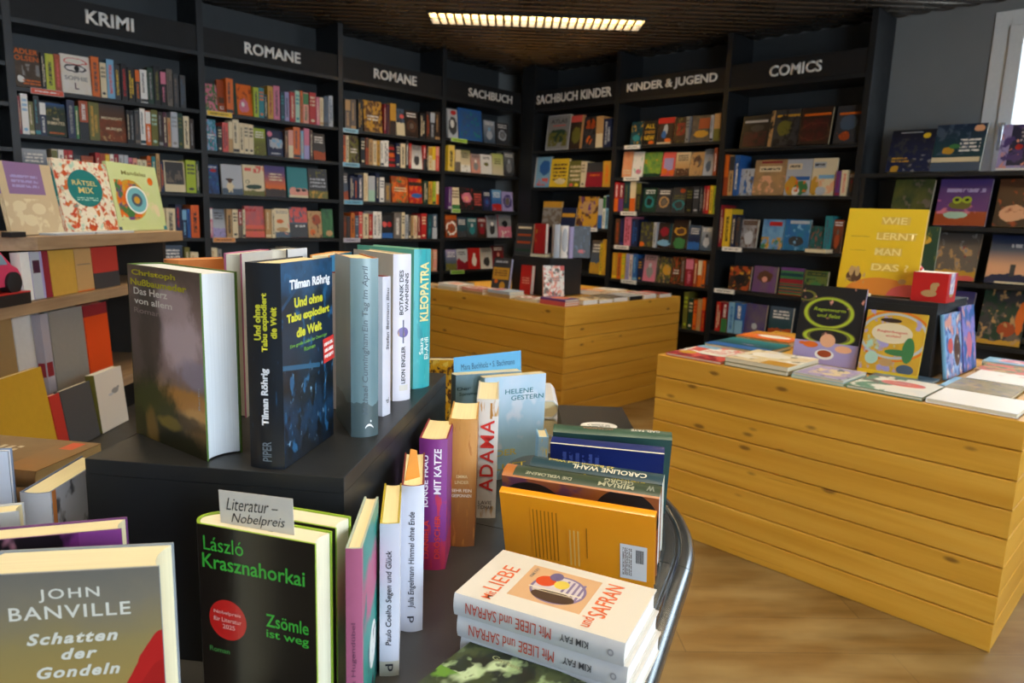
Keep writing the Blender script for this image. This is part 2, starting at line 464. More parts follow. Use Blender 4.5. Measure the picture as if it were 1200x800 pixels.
m = MB(); m.box(RX0, RY0, CEIL + .16, XB, YB, CEIL + .2); structure(m.build('void_sheet_1', m_wall((.012, .011, .010), 'ceiling_void')))  # near-black sheet; its colour stands for the dark void above the slats

# louvre ceiling lamps
t = NT('lamp_glow'); em = t.new('ShaderNodeEmission'); em.inputs[0].default_value = (*LAMP_COLOR, 1); em.inputs[1].default_value = LAMP_STRENGTH
t.ln(em.outputs[0], t.n['Material Output'].inputs[0]); GLOW = t.m
LOUV = plain('b59a63', .35, .6, name='brass_louvre'); LFR = plain('3a342c', .4, .5, name='lamp_frame')
for i, c in enumerate(fixtures):
    M = frame((c.x, c.y, CEIL - .006), dS, dN, ZUP)
    r = empty('ceiling_lamp', M)
    tag(r, 'long recessed louvre lamp glowing in the slatted ceiling' if i == 0 else
        ['', 'louvre lamp overhead, left of the middle row, nearest the crime shelves', 'louvre lamp overhead, right one of the middle row', 'louvre lamp above the left rear of the shop',
         'louvre lamp directly above the camera side of the shop', 'louvre lamp above the right rear near the window'][i], 'lamp', 'ceiling lamps')
    m = MB(); L, Wd = FL / 2, FWD / 2; th = .012
    m.box(-L, -Wd, 0, L, -Wd + th, .07); m.box(-L, Wd - th, 0, L, Wd, .07); m.box(-L, -Wd + th, 0, -L + th, Wd - th, .07); m.box(L - th, -Wd + th, 0, L, Wd - th, .07)
    m.box(-L, -Wd, .07, L, Wd, .085)
    m.build('lamp_frame', LFR, r)
    m = MB(); N = 26; cw = (2 * L - 2 * th) / N
    m.box(-L + th, -.007, .004, L - th, .007, .045)
    for k in range(1, N):
        x = -L + th + k * cw; m.box(x - .009, -Wd + th, .006, x + .009, Wd - th, .04)
    m.build('louvre', LOUV, r)
    m = MB(); m.face([(-L + th, -Wd + th, .06), (-L + th, Wd - th, .06), (L - th, Wd - th, .06), (L - th, -Wd + th, .06)])
    m.build('lamp_panel', GLOW, r)
# ------------------------------------------------------------------ bookcases
LETTER = plain('efece4', .5, name='sign_lettering')
def wall_matrix(wall, s):
    return Matrix.Translation((s, YW, 0)) if wall == 'L' else Matrix.Translation((XW, s, 0)) @ Matrix.Rotation(R(-90), 4, 'Z')
def bookcase(wall, s0, s1, zs, label, sign=None, right_end=False, post=.042, depth=.335, top=CEIL - .004, signw=None, signh=None, signc=None):
    r = empty('bookcase', wall_matrix(wall, s0)); w = abs(s1 - s0)
    tag(r, label, 'bookcase', 'black bookcases along the walls')
    def up(x):
        m = MB(); m.box(x, 0, 0, x + post, depth, top); m.build('upright', BLACK, r, bevel=.0015)
    up(0)
    if right_end: up(w)
    m = MB(); m.box(post, depth - .012, 0, w, depth, top); m.build('back_panel', BACKP, r)
    for z in zs:
        m = MB(); m.box(post, .006, z - .024, w, depth - .012, z); m.build('shelf_board', BLACK, r, bevel=.0015)
    m = MB(); m.box(post, .004, 0, w, .02, .07); m.build('plinth', BLACK, r)
    if top > 2.3:
        m = MB(); m.box(post, -.001, 2.236, w, depth - .012, 2.262); m.build('shelf_board', BLACK, r, bevel=.0015)
        m = MB(); m.box(post, .012, 2.262, w, .03, 2.425); sb = m.build('sign_board', SIGNB, r)
        if sign:
            M = frame((signc, .0119, 2.345), (1, 0, 0), (0, 0, 1), (0, -1, 0))
            lettering(sign, LETTER, sb, M, w=signw, h=signh, bold=.028, ext=.004)
    return r
def sgn(wall, s0, a, b): return dict(signc=(abs((a + b) / 2 - s0)), signw=abs(b - a))
Z1 = (1.89, 1.63, 1.34, 1.04, .75, .40)
bookcase('L', -.03, .945, (2.02, 1.80, 1.55, 1.28, 1.0, .7, .4), 'black bookcase cut off by the left edge of the photo')
bookcase('L', .945, 2.015, Z1, 'tall black bookcase under the white KRIMI sign', 'KRIMI', signh=.078, **sgn('L', .945, 1.365, 1.633))
bookcase('L', 2.015, 3.075, Z1, 'tall black bookcase under the left ROMANE sign', 'ROMANE', signh=.078, **sgn('L', 2.015, 2.342, 2.766))
bookcase('L', 3.075, 4.105, Z1, 'tall black bookcase under the right ROMANE sign', 'ROMANE', signh=.078, **sgn('L', 3.075, 3.405, 3.83))
bookcase('L', 4.105, 5.078, (1.925, 1.64, 1.305, 1.05, .75, .40), 'tall black bookcase under the SACHBUCH sign in the corner', 'SACHBUCH', signh=.074, **sgn('L', 4.105, 4.41, 4.965))
bookcase('R', 4.995, 3.885, (1.88, 1.54, 1.18, .77, .40), 'tall black bookcase under the SACHBUCH KINDER sign', 'SACHBUCH KINDER', post=.165, signh=.082, **sgn('R', 4.995, 4.812, 3.93))
bookcase('R', 3.885, 2.862, (1.88, 1.62, 1.33, 1.04, .75, .40), 'tall black bookcase under the KINDER & JUGEND sign', 'KINDER & JUGEND', signh=.086, **sgn('R', 3.885, 3.771, 2.931))
bookcase('R', 2.862, 1.845, (1.815, 1.47, 1.08, .755, .42), 'tall black bookcase under the COMICS sign', 'COMICS', right_end=True, signh=.078, **sgn('R', 2.862, 2.518, 2.142))
# low window shelf
r = empty('display_shelf', wall_matrix('R', 1.80)); tag(r, 'low black display shelf below the window with tilted picture books', 'shelf')
for z in (1.615, 1.285, .95, .58, .25):
    m = MB(); m.box(0, -.01, z - .026, 2.2, .30, z); m.build('shelf_board', BLACK, r, bevel=.0015)
for x in (-.0, 1.1, 2.17):
    m = MB(); m.box(x, .004, 0, x + .03, .29, 1.589); m.build('upright', BLACK, r)
m = MB(); m.box(.03, .28, 0, 2.17, .30, 1.589); m.build('back_panel', BACKP, r)

# ------------------------------------------------------------------ shelf books
rb = random.Random(11)
def spine_mat(c1, c2, style):
    txt = c2 or ('cream' if lum(c1) < .18 else 'dkgrey')
    sh = {0: [('v', .3, .7, .12, .86, txt)],
          1: [('v', .25, .55, .3, .9, txt), ('r', 0, 1, .03, .12, txt)],
          2: [('r', 0, 1, .62, .97, txt), ('v', .3, .7, .1, .55, txt)],
          3: [('v', .2, .45, .1, .9, txt), ('v', .55, .8, .2, .7, txt)],
          4: [('r', 0, 1, 0, .45, txt), ('v', .3, .7, .5, .92, c1 if lum(c1) > .3 else 'white')],
          5: [('t', .12, .88, .55, .9, txt, 3), ('e', .5, .12, .3, .04, txt)],
          6: [('d', 5, txt, .55), ('v', .3, .7, .15, .8, 'white' if lum(c1) < .3 else 'black')]}[style]
    return cover(c1, sh, name='spine_print')
def auto_face(base, a1, a2, st):
    tx = 'white' if lum(base) < .25 else 'dkgrey'
    if st == 'P': return [('g', 0, 1.4, a1), ('e', .5, .36, .26, .22, a1), ('e', .5, .62, .12, .09, a2), ('t', .12, .88, .80, .95, tx, 2)]
    if st == 'L': return [('g', .3, 1.2, a1), ('h', .32, .12, 4, a2), ('t', .15, .85, .62, .9, tx, 3), ('n', 8, .62, a1, 0, 1, 0, .3)]
    if st == 'T': return [('t', .12, .88, .55, .92, a1, 3), ('t', .2, .8, .08, .2, tx, 2), ('r', .1, .9, .28, .46, a2)]
    if st == 'O': return [('n', 6, .52, a1), ('n', 9, .6, a2), ('t', .2, .8, .35, .55, tx, 2)]
    if st == 'C': return [('d', 3, a1, .8), ('n', 5, .56, a2, 0, 1, 0, .7), ('r', .08, .92, .80, .95, a2), ('t', .14, .86, .82, .93, base, 1), ('e', .5, .35, .28, .24, a1)]
    if st == 'R': return [('o', .5, .42, .34, .24, a1, .35), ('e', .5, .42, .16, .12, a2), ('t', .15, .85, .74, .94, tx, 2)]
    return []
def book_mesh(name, w, h, t, m_face, m_spine, m_pages):
    m = MB(); b = min(.0022, t * .2); a = .0025
    out = [(0, -t / 2), (w, -t / 2), (w, -t / 2 + b), (b, -t / 2 + b), (b, t / 2 - b), (w, t / 2 - b), (w, t / 2), (0, t / 2)]
    q = [(0, 0), (1, 0), (1, 1), (0, 1)]
    for z in (0, h):
        for i0, i1, i2, i3 in ((0, 1, 2, 3), (0, 3, 4, 7), (7, 4, 5, 6)):
            pts = [(*out[i], z) for i in (i0, i1, i2, i3)]
            m.face(pts if z else pts[::-1], [(.5, .99)] * 4, 0)
    def wall(i, mi, uv): m.face([(*out[i], 0), (*out[(i + 1) % 8], 0), (*out[(i + 1) % 8], h), (*out[i], h)], uv, mi)
    e = [(.5, .99)] * 4
    wall(0, 0, q); wall(1, 0, e); wall(2, 0, e); wall(3, 0, e); wall(4, 0, e); wall(5, 0, e); wall(6, 0, q); wall(7, 1, q)
    m.box(b, -t / 2 + b, a, w - a, t / 2 - b, h - a, 2)
    o = m.build(name, [m_face, m_spine, m_pages], merge=False)
    return o
PG = [pages_mat('dccb9c'), pages_mat('e6dcc0'), pages_mat('cdb98a')]
CROP = dict(A=(0, 45, 5.925), B=(110, 60, 6.154), D=(230, 85, 6.959), E=(230, 180, 6.153), F=(395, 105, 7.615), G=(395, 190, 6.154),
            I=(515, 110, 3.636), J=(610, 120, 6.957), K=(570, 220, 6.156), L=(710, 120, 5.717), M=(710, 245, 5.159), N=(830, 100, 5.716),
            O=(820, 225, 4.572), P=(1010, 130, 5.0), Q=(1060, 260, 5.336), Z=(0, 150, 5.0))
NTH = ['top', 'second', 'third', 'fourth', 'fifth', 'sixth']
def spos(wall, u, v, set_):
    return ony(u, v, YW + set_) if wall == 'L' else onx(u, v, XW + set_)
BAYZ = {'KRIMI bay': (2.236,) + Z1, 'left ROMANE bay': (2.236,) + Z1, 'right ROMANE bay': (2.236,) + Z1, 'SACHBUCH bay': (2.236, 1.925, 1.64, 1.305, 1.05, .75, .4),
        'SACHBUCH KINDER bay': (2.236, 1.88, 1.54, 1.18, .77, .40), 'KINDER & JUGEND bay': (2.236, 1.88, 1.62, 1.33, 1.04, .75, .40), 'COMICS bay': (2.236, 1.815, 1.47, 1.08, .755, .42), 'window shelf': (2.2, 1.615, 1.285, .95, .58, .25)}
def row(wall, z, name, sign, shelf, data, limits, tilt=6):
    room = min(q for q in BAYZ[sign] if q > z + .01) - .034 - z
    """data: list of (crop, [entries]); every entry is one book, left to right"""
    sg = 1 if wall == 'L' else -1; ci = 0 if wall == 'L' else 1
    prev = limits[0]; n = 0
    for crop, ents in data:
        ox, oy, sc = CROP[crop]
        for e in ents:
            x0, x1, yt, k, c1 = e[:5]; rest = e[5:]
            u0, u1, vt = ox + x0 / sc, ox + x1 / sc, oy + yt / sc
            face = k == 'f'
            set_ = .03 if face else .012 + rb.random() * .012
            P = spos(wall, (u0 + u1) / 2, vt, set_); h = P.z - z
            vb = proj((P.x, P.y, z))[1]; vm = (vt + vb) / 2
            a, b = spos(wall, u0, vm, set_)[ci], spos(wall, u1, vm, set_)[ci]
            if sg * (a - prev) < .0008: a = prev + sg * .0008
            if sg * (limits[1] - b) < 0: b = limits[1]
            t = sg * (b - a)
            if t < .006: continue
            prev = b
            if not face and n and False: pass
            h = max(.09, min(h, .36, room))
            pm = rb.choice(PG)
            if face:
                ac = rest[0] if rest else 'cream'; ac2 = rest[1] if len(rest) > 1 else 'grey'; st = rest[2] if len(rest) > 2 else 'P'
                shapes = st if isinstance(st, (list, tuple)) else auto_face(c1, ac, ac2, st)
                th = .018 + rb.random() * .012
                mf = cover(c1, shapes, wob=.9, seed=round(rb.random() * 40, 1) if st in ('O', 'C', 'L') else None)
                o = book_mesh(name, t - .0006, h, th, mf, plain(c1, .4), pm)
                pos = Vector((a, YW + set_ + th / 2, z)) if wall == 'L' else Vector((XW + set_ + th / 2, a, z))
                base = Matrix.Translation(pos + Vector((0, 0, .002 + th * math.sin(R(tilt)) / 2)))
                o.matrix_world = base @ Matrix.Rotation(0 if wall == 'L' else R(-90), 4, 'Z') @ Matrix.Rotation(R(-tilt), 4, 'X')
                look = f'{word(c1)} book face-out with {word(ac)} artwork' if not isinstance(st, (list, tuple)) else f'{word(c1)} book shown face-out'
            else:
                c2 = rest[0] if rest else None; st = (rb.choice((0, 1, 3, 5, 0, 2)) if lum(c1) < .06 else rb.randrange(7)) if c2 else rb.choice((0, 0, 1, 3, 5))
                dp = .125 + rb.random() * .02 if h < .25 else .18
                o = book_mesh(name, dp, h, t - .0006, plain(c1, .42), spine_mat(c1, c2, st), pm)
                pos = Vector(((a + b) / 2, YW + set_, z)) if wall == 'L' else Vector((XW + set_, (a + b) / 2, z))
                o.matrix_world = Matrix.Translation(pos + Vector((0, 0, .0008))) @ Matrix.Rotation(R(90) if wall == 'L' else 0, 4, 'Z')
                th = 'slim' if t < .02 else 'thick' if t > .036 else 'upright'
                look = f'{th} {word(c1)} book spine' + (f' with {word(c2)}' if c2 else '')
            lab = f'{look}, {ordinal(n)} from left, {shelf} shelf, {sign}'
            tag(o, lab, 'book', f'{name.replace("_", " ")}s on the {shelf} shelf, {sign}')
            n += 1
LK, LR1, LR2, LSA = (.989, 2.013), (2.059, 3.073), (3.119, 4.103), (4.149, 5.05)
RSK, RKI, RCO = (4.828, 3.887), (3.841, 2.864), (2.818, 1.847)
f, s = 'f', 's'
kr = 'KRIMI bay'
row('L', 1.89, 'crime_novel', kr, 'top', [
 ('A', [(95, 285, 70, f, 'dkbrown', 'x', 'x', [('d', 4, 'taupe', .5), ('e', .22, .2, .13, .09, 'white'), ('t', .3, .95, .06, .22, 'orange', 2), ('n', 4, .56, 'grey', .3, .95, .3, .6)]),
        (288, 316, 100, s, 'black'), (318, 378, 110, s, 'lime', 'yellow'), (380, 424, 112, s, 'rust', 'coral'),
        (428, 632, 118, f, 'white', 'x', 'x', [('d', 3, 'cream', .6), ('e', .5, .66, .36, .10, 'dkgrey'), ('e', .5, .66, .29, .065, 'white'), ('e', .55, .66, .09, .065, 'black'), ('o', .5, .84, .42, .08, 'coral', .2)]),
        (636, 690, 130, s, 'orange')]),
 ('B', [(48, 92, 85, s, 'cream'), (95, 148, 62, s, 'sky', 'coral'), (150, 190, 100, s, 'dkgrey', 'yellow'), (198, 242, 92, s, 'black', 'red'), (248, 294, 120, s, 'black', 'yellow'),
        (300, 333, 130, s, 'dkgrey', 'orange'), (336, 386, 135, s, 'white'), (390, 430, 120, s, 'dkgreen', 'grey'), (434, 478, 110, s, 'black', 'olive'), (482, 522, 145, s, 'black', 'pink'),
        (526, 568, 130, s, 'taupe', 'dkgrey'), (574, 612, 165, s, 'dkgrey', 'taupe'), (622, 662, 175, s, 'dkgrey', 'slate')])], LK)
row('L', 1.63, 'crime_novel', kr, 'second', [
 ('A', [(112, 146, 400, s, 'crimson', 'cream'), (149, 198, 385, s, 'white', 'sky'), (201, 236, 440, s, 'olive', 'cream'), (238, 276, 400, s, 'black', 'teal'), (279, 321, 440, s, 'navy', 'white'),
        (323, 460, 455, f, 'dkgreen', 'x', 'x', [('d', 5, 'black', .8), ('g', .8, 1.1, 'blue'), ('n', 6, .58, 'olive', 0, 1, .6, .9), ('t', .12, .88, .06, .14, 'orange', 1)]),
        (468, 522, 430, s, 'navy', 'grey'), (525, 549, 470, s, 'green'), (552, 615, 435, s, 'rust', 'black'), (618, 690, 430, s, 'olive', 'gold')]),
 ('B', [(42, 232, 378, f, 'brown', 'x', 'x', [('d', 4, 'rust', .7, 0, 1, 0, .6), ('g', .6, 1.1, 'dkgrey'), ('n', 7, .6, 'tan', 0, 1, 0, .4)]),
        (235, 260, 425, s, 'black'), (262, 292, 430, s, 'black', 'grey'), (296, 332, 430, s, 'dkgrey', 'taupe'), (335, 372, 415, s, 'white', 'dkteal'), (374, 412, 430, s, 'orange', 'white'),
        (416, 462, 425, s, 'olive', 'mint'), (466, 498, 440, s, 'dkbrown', 'grey'), (500, 528, 440, s, 'plum', 'cream'), (530, 556, 480, s, 'tan', 'red'), (558, 606, 440, s, 'silver', 'grey'),
        (608, 642, 450, s, 'dkgreen', 'olive'), (648, 688, 470, s, 'cream'), (692, 722, 490, s, 'dkbrown', 'grey')])], LK)
row('L', 1.34, 'crime_novel', kr, 'third', [('Z', [
 (130, 285, 125, f, 'slate', 'silver', 'dkgrey', 'L'), (308, 344, 125, s, 'cream', 'olive'), (346, 379, 128, s, 'white'), (381, 404, 130, s, 'red'), (406, 432, 132, s, 'red', 'white'), (437, 478, 160, s, 'dkgrey'),
 (482, 552, 165, s, 'rust', 'orange'), (565, 591, 145, s, 'red'), (593, 619, 150, s, 'rust', 'red'), (621, 647, 152, s, 'orange', 'yellow'), (649, 671, 155, s, 'white', 'red'), (673, 700, 155, s, 'crimson'),
 (702, 729, 158, s, 'silver'), (731, 756, 160, s, 'silver', 'black'), (758, 779, 175, s, 'pink'), (781, 807, 178, s, 'salmon'), (809, 837, 185, s, 'cream'), (839, 864, 188, s, 'cream'), (866, 889, 165, s, 'orange'),
 (891, 915, 168, s, 'teal'), (918, 939, 150, s, 'tan', 'brown'), (941, 962, 195, s, 'navy', 'orange'),
 (966, 1088, 196, f, 'cream', 'x', 'x', [('r', .06, .94, .24, .97, 'dkgrey'), ('n', 4, .5, 'taupe', .1, .9, .3, .7)]), (1091, 1148, 190, s, 'lime'), (1151, 1168, 195, s, 'dkgreen')])], LK)
row('L', 1.04, 'crime_novel', kr, 'fourth', [('Z', [
 (905, 970, 470, s, 'cream', 'rust'), (975, 1029, 470, s, 'cream'), (1031, 1066, 448, s, 'navy', 'red'), (1069, 1095, 475, s, 'navy', 'sky'), (1098, 1116, 475, s, 'blue', 'navy'), (1119, 1168, 452, s, 'orange', 'red')])], LK)
row('L', .75, 'crime_novel', kr, 'fifth', [('Z', [
 (780, 814, 725, s, 'navy', 'silver'), (817, 857, 692, s, 'navy'), (859, 884, 725, s, 'silver', 'navy'), (887, 920, 718, s, 'purple', 'pink'), (923, 950, 712, s, 'brown', 'rust'),
 (953, 1080, 690, f, 'navy', 'slate', 'dkgrey', 'L'), (1085, 1115, 700, s, 'olive'), (1118, 1165, 728, s, 'cream', 'tan')])], LK)

r1 = 'left ROMANE bay'
row('L', 1.89, 'novel', r1, 'top', [('D', [
 (65, 176, 95, f, 'pink', 'green', 'olive', 'O'), (178, 236, 62, f, 'rust', 'rust', 'brown', 'T'), (240, 302, 50, s, 'orange'),
 (308, 460, 98, f, 'orange', 'x', 'x', [('r', 0, .18, 0, 1, 'dkgreen'), ('e', .55, .32, .26, .22, 'pink'), ('n', 5, .55, 'rust', .2, 1, .5, 1), ('e', .5, .35, .1, .08, 'white')]),
 (464, 510, 122, s, 'lime'), (512, 554, 125, s, 'teal', 'orange'), (558, 580, 180, s, 'black'), (583, 628, 112, s, 'gold', 'crimson'), (630, 682, 110, s, 'pink'), (690, 721, 160, s, 'dkteal', 'teal'),
 (724, 758, 160, s, 'lavender', 'slate'), (764, 806, 160, s, 'red'), (808, 846, 150, s, 'mint', 'teal'), (848, 868, 150, s, 'orange'), (872, 918, 165, s, 'salmon', 'green'), (924, 976, 165, s, 'red'),
 (980, 1006, 200, s, 'pink', 'cream'), (1008, 1038, 205, s, 'cream', 'tan'), (1042, 1076, 195, s, 'slate', 'dkgrey'), (1080, 1115, 190, s, 'silver', 'slate')])], LR1)
row('L', 1.63, 'novel', r1, 'second', [('D', [
 (72, 170, 385, f, 'teal', 'sky', 'pink', 'O'), (176, 212, 440, s, 'black', 'cream'), (215, 262, 408, s, 'coral'), (264, 298, 402, s, 'cream', 'tan'), (300, 350, 385, s, 'cream'), (352, 388, 412, s, 'cream'),
 (390, 427, 418, s, 'cream'), (429, 468, 425, s, 'cream'), (472, 572, 458, f, 'olive', 'lime', 'olive', 'L'),
 (582, 716, 475, f, 'navy', 'x', 'x', [('e', .55, .5, .42, .2, 'silver'), ('n', 5, .55, 'sky', .1, .9, .35, .65), ('e', .2, .85, .14, .1, 'pink'), ('h', .3, .1, 5, 'navy'), ('t', .2, .8, .05, .15, 'silver', 1)]),
 (720, 750, 475, s, 'brown', 'tan'), (752, 792, 470, s, 'salmon', 'cream'), (794, 848, 445, s, 'orange'), (850, 877, 475, s, 'sky', 'gold'), (880, 924, 455, s, 'pink', 'lavender'), (926, 950, 470, s, 'brown'),
 (958, 1056, 500, f, 'dkgrey', 'dkbrown', 'rust', 'L')])], LR1)
row('L', 1.34, 'novel', r1, 'third', [('E', [
 (75, 166, 82, f, 'navy', 'x', 'x', [('d', 4, 'blue', .8), ('n', 5, .6, 'teal', 0, 1, .3, .6), ('e', .6, .8, .25, .06, 'red'), ('t', .1, .9, .86, .97, 'silver', 1)]),
 (188, 338, 82, f, 'silver', 'x', 'x', [('h', .2, .05, 3, 'slate'), ('e', .38, .28, .17, .16, 'cream'), ('r', .3, .36, .06, .22, 'cream'), ('r', .44, .5, .06, .22, 'cream'), ('e', .38, .46, .1, .08, 'brown'), ('e', .27, .5, .08, .03, 'dkbrown'), ('e', .5, .5, .08, .03, 'dkbrown')]),
 (343, 497, 86, f, 'cream', 'x', 'x', [('h', .16, .1, 4, 'olive'), ('e', .5, .28, .38, .08, 'dkgreen'), ('o', .2, .44, .1, .06, 'dkgreen', .3), ('r', .1, .4, .8, .9, 'coral'), ('n', 6, .5, 'coral', .5, .98, .75, .98)]),
 (500, 648, 92, f, 'orange', 'x', 'x', [('g', .25, .9, 'violet'), ('h', .24, .08, 6, 'dkbrown'), ('t', .2, .85, .5, .78, 'cream', 3)]),
 (663, 808, 102, f, 'teal', 'x', 'x', [('e', .25, .18, .2, .16, 'salmon'), ('e', .55, .16, .2, .16, 'salmon'), ('e', .82, .18, .2, .14, 'salmon'), ('e', .5, .24, .12, .05, 'dkbrown'), ('e', .8, .25, .12, .05, 'dkbrown'), ('r', .05, 1, 0, .08, 'cream')]),
 (815, 950, 112, f, 'dkgrey', 'x', 'x', [('n', 6, .6, 'olive', 0, 1, .7, 1), ('t', .1, .9, .35, .7, 'silver', 3), ('h', .26, .06, 5, 'olive'), ('n', 7, .55, 'gold', 0, 1, 0, .25)])])], LR1)
row('L', 1.04, 'novel', r1, 'fourth', [('E', [
 (88, 119, 392, s, 'pink', 'white'), (121, 213, 403, f, 'silver', 'slate', 'lavender', 'L'), (216, 260, 402, s, 'tan', 'taupe'), (262, 302, 402, s, 'cream'), (304, 333, 402, s, 'crimson', 'taupe'), (335, 354, 402, s, 'cream'),
 (357, 497, 383, f, 'coral', 'x', 'x', [('d', 4, 'slate', .7, 0, 1, .4, 1), ('r', 0, 1, .2, .26, 'brown'), ('d', 5, 'orange', .6, 0, 1, 0, .4), ('t', .05, .6, .8, .95, 'red', 1)]),
 (499, 540, 402, s, 'tan', 'cream'), (542, 570, 402, s, 'cream'), (573, 678, 400, f, 'cream', 'x', 'x', [('e', .35, .56, .25, .07, 'orange'), ('h', .2, .08, 3, 'slate'), ('e', .5, .28, .4, .08, 'tan'), ('t', .1, .9, .82, .94, 'grey', 2), ('n', 5, .6, 'salmon', .3, 1, .1, .5)]),
 (681, 808, 390, f, 'slate', 'x', 'x', [('n', 6, .45, 'coral', 0, 1, .5, 1), ('r', 0, 1, 0, .45, 'dkgrey'), ('t', .3, .85, .32, .44, 'white', 1)]),
 (812, 911, 418, f, 'tan', 'x', 'x', [('e', .62, .66, .32, .2, 'rust'), ('e', .3, .2, .2, .12, 'orange'), ('n', 5, .6, 'brown')]), (914, 992, 402, f, 'green', 'x', 'x', [('d', 4, 'dkgreen', .8), ('e', .6, .15, .3, .1, 'tan')])])], LR1)
row('L', .75, 'novel', r1, 'fifth', [('E', [
 (108, 155, 680, s, 'cream', 'tan'), (158, 186, 690, s, 'grey'), (590, 638, 700, s, 'tan', 'olive'), (641, 672, 675, s, 'cream', 'olive'), (675, 712, 700, s, 'taupe', 'cream'), (715, 750, 712, s, 'slate', 'blue'), (756, 796, 705, s, 'cream', 'tan')])], LR1)

r2 = 'right ROMANE bay'
row('L', 1.89, 'novel', r2, 'top', [('F', [
 (72, 120, 85, s, 'taupe', 'tan'), (124, 170, 90, s, 'taupe', 'tan'), (186, 230, 90, s, 'black', 'gold'), (245, 410, 103, f, 'brown', 'gold', 'tan', 'O'), (420, 438, 130, s, 'crimson'), (440, 470, 130, s, 'plum', 'brown'),
 (474, 526, 125, s, 'gold', 'dkbrown'), (536, 610, 172, f, 'cream', 'x', 'x', [('r', 0, 1, .48, 1, 'slate'), ('n', 4, .55, 'black', 0, 1, .45, .9), ('e', .7, .72, .25, .08, 'coral')]),
 (613, 730, 193, f, 'dkbrown', 'brown', 'taupe', 'R'), (738, 790, 215, s, 'black'), (796, 829, 200, s, 'dkbrown', 'rust'), (832, 872, 200, s, 'dkgrey', 'silver'), (876, 920, 200, s, 'dkbrown', 'tan')])], LR2)
row('L', 1.63, 'novel', r2, 'second', [('F', [
 (48, 77, 405, s, 'orange', 'rust'), (80, 104, 410, s, 'cream'), (107, 202, 412, f, 'olive', 'dkbrown', 'taupe', 'O'), (206, 250, 430, s, 'black'), (255, 282, 430, s, 'rust', 'brown'), (285, 320, 440, s, 'tan'),
 (323, 354, 455, s, 'cream'), (356, 384, 455, s, 'gold'), (386, 418, 458, s, 'white'), (420, 459, 455, s, 'white'), (463, 521, 488, f, 'dkbrown', 'x', 'x', [('x', 4, .45, 'red'), ('e', .5, .5, .5, .1, 'orange')]),
 (526, 564, 480, s, 'navy'), (568, 610, 480, s, 'cream'), (613, 640, 455, s, 'black', 'white'), (643, 664, 480, s, 'red'), (667, 764, 500, f, 'white', 'dkgrey', 'silver', 'P'), (767, 793, 500, s, 'red', 'dkgrey'),
 (796, 814, 500, s, 'black'), (817, 848, 508, s, 'cream', 'gold'), (850, 879, 508, s, 'yellow', 'cream'), (881, 912, 508, s, 'coral', 'salmon')])], LR2)
row('L', 1.34, 'novel', r2, 'third', [('G', [
 (42, 86, 80, f, 'slate', 'taupe', 'rust', 'L'), (90, 124, 100, s, 'navy'), (126, 148, 110, s, 'navy', 'orange'), (150, 189, 90, s, 'navy', 'white'), (191, 223, 80, s, 'cream', 'tan'), (226, 274, 100, s, 'silver', 'mint'),
 (279, 305, 80, s, 'navy'), (308, 340, 110, s, 'white', 'slate'), (343, 388, 150, s, 'taupe', 'gold'), (400, 517, 105, f, 'rust', 'x', 'x', [('n', 5, .5, 'orange'), ('n', 6, .6, 'green'), ('t', .15, .9, .4, .6, 'cream', 2)]),
 (523, 617, 120, f, 'red', 'x', 'x', [('n', 4, .54, 'orange'), ('e', .6, .3, .4, .1, 'blue'), ('r', 0, 1, .7, .85, 'dkbrown')]), (621, 658, 135, s, 'dkgreen'), (660, 688, 140, s, 'gold'), (690, 711, 140, s, 'lime'), (713, 735, 140, s, 'cream', 'orange')])], LR2)
row('L', 1.04, 'novel', r2, 'fourth', [('G', [
 (45, 69, 385, s, 'brown', 'rust'), (72, 97, 390, s, 'dkgrey', 'brown'), (99, 128, 365, s, 'orange', 'green'), (131, 157, 385, s, 'slate', 'silver'), (159, 184, 358, s, 'coral', 'cream'), (187, 228, 370, s, 'cream'),
 (231, 257, 375, s, 'red'), (260, 290, 356, s, 'white'), (292, 321, 358, s, 'white', 'dkgrey'), (326, 404, 385, f, 'black', 'x', 'x', [('e', .3, .6, .2, .12, 'coral'), ('e', .75, .6, .2, .12, 'red'), ('r', 0, 1, 0, .22, 'blue')]),
 (408, 463, 365, s, 'taupe', 'grey'), (466, 489, 362, s, 'cream'), (492, 514, 378, s, 'silver', 'dkgrey'), (516, 532, 382, s, 'dkgrey'), (534, 551, 385, s, 'tan'), (553, 578, 385, s, 'cream', 'red'), (581, 603, 380, s, 'crimson'),
 (606, 645, 370, s, 'red'), (653, 684, 380, s, 'dkteal', 'teal'), (687, 722, 375, s, 'slate', 'silver')])], LR2)
row('L', .75, 'novel', r2, 'fifth', [('G', [(560, 600, 640, s, 'cream', 'tan'), (604, 640, 645, s, 'red'), (644, 688, 640, s, 'tan'), (692, 721, 630, s, 'salmon', 'cream')])], LR2)

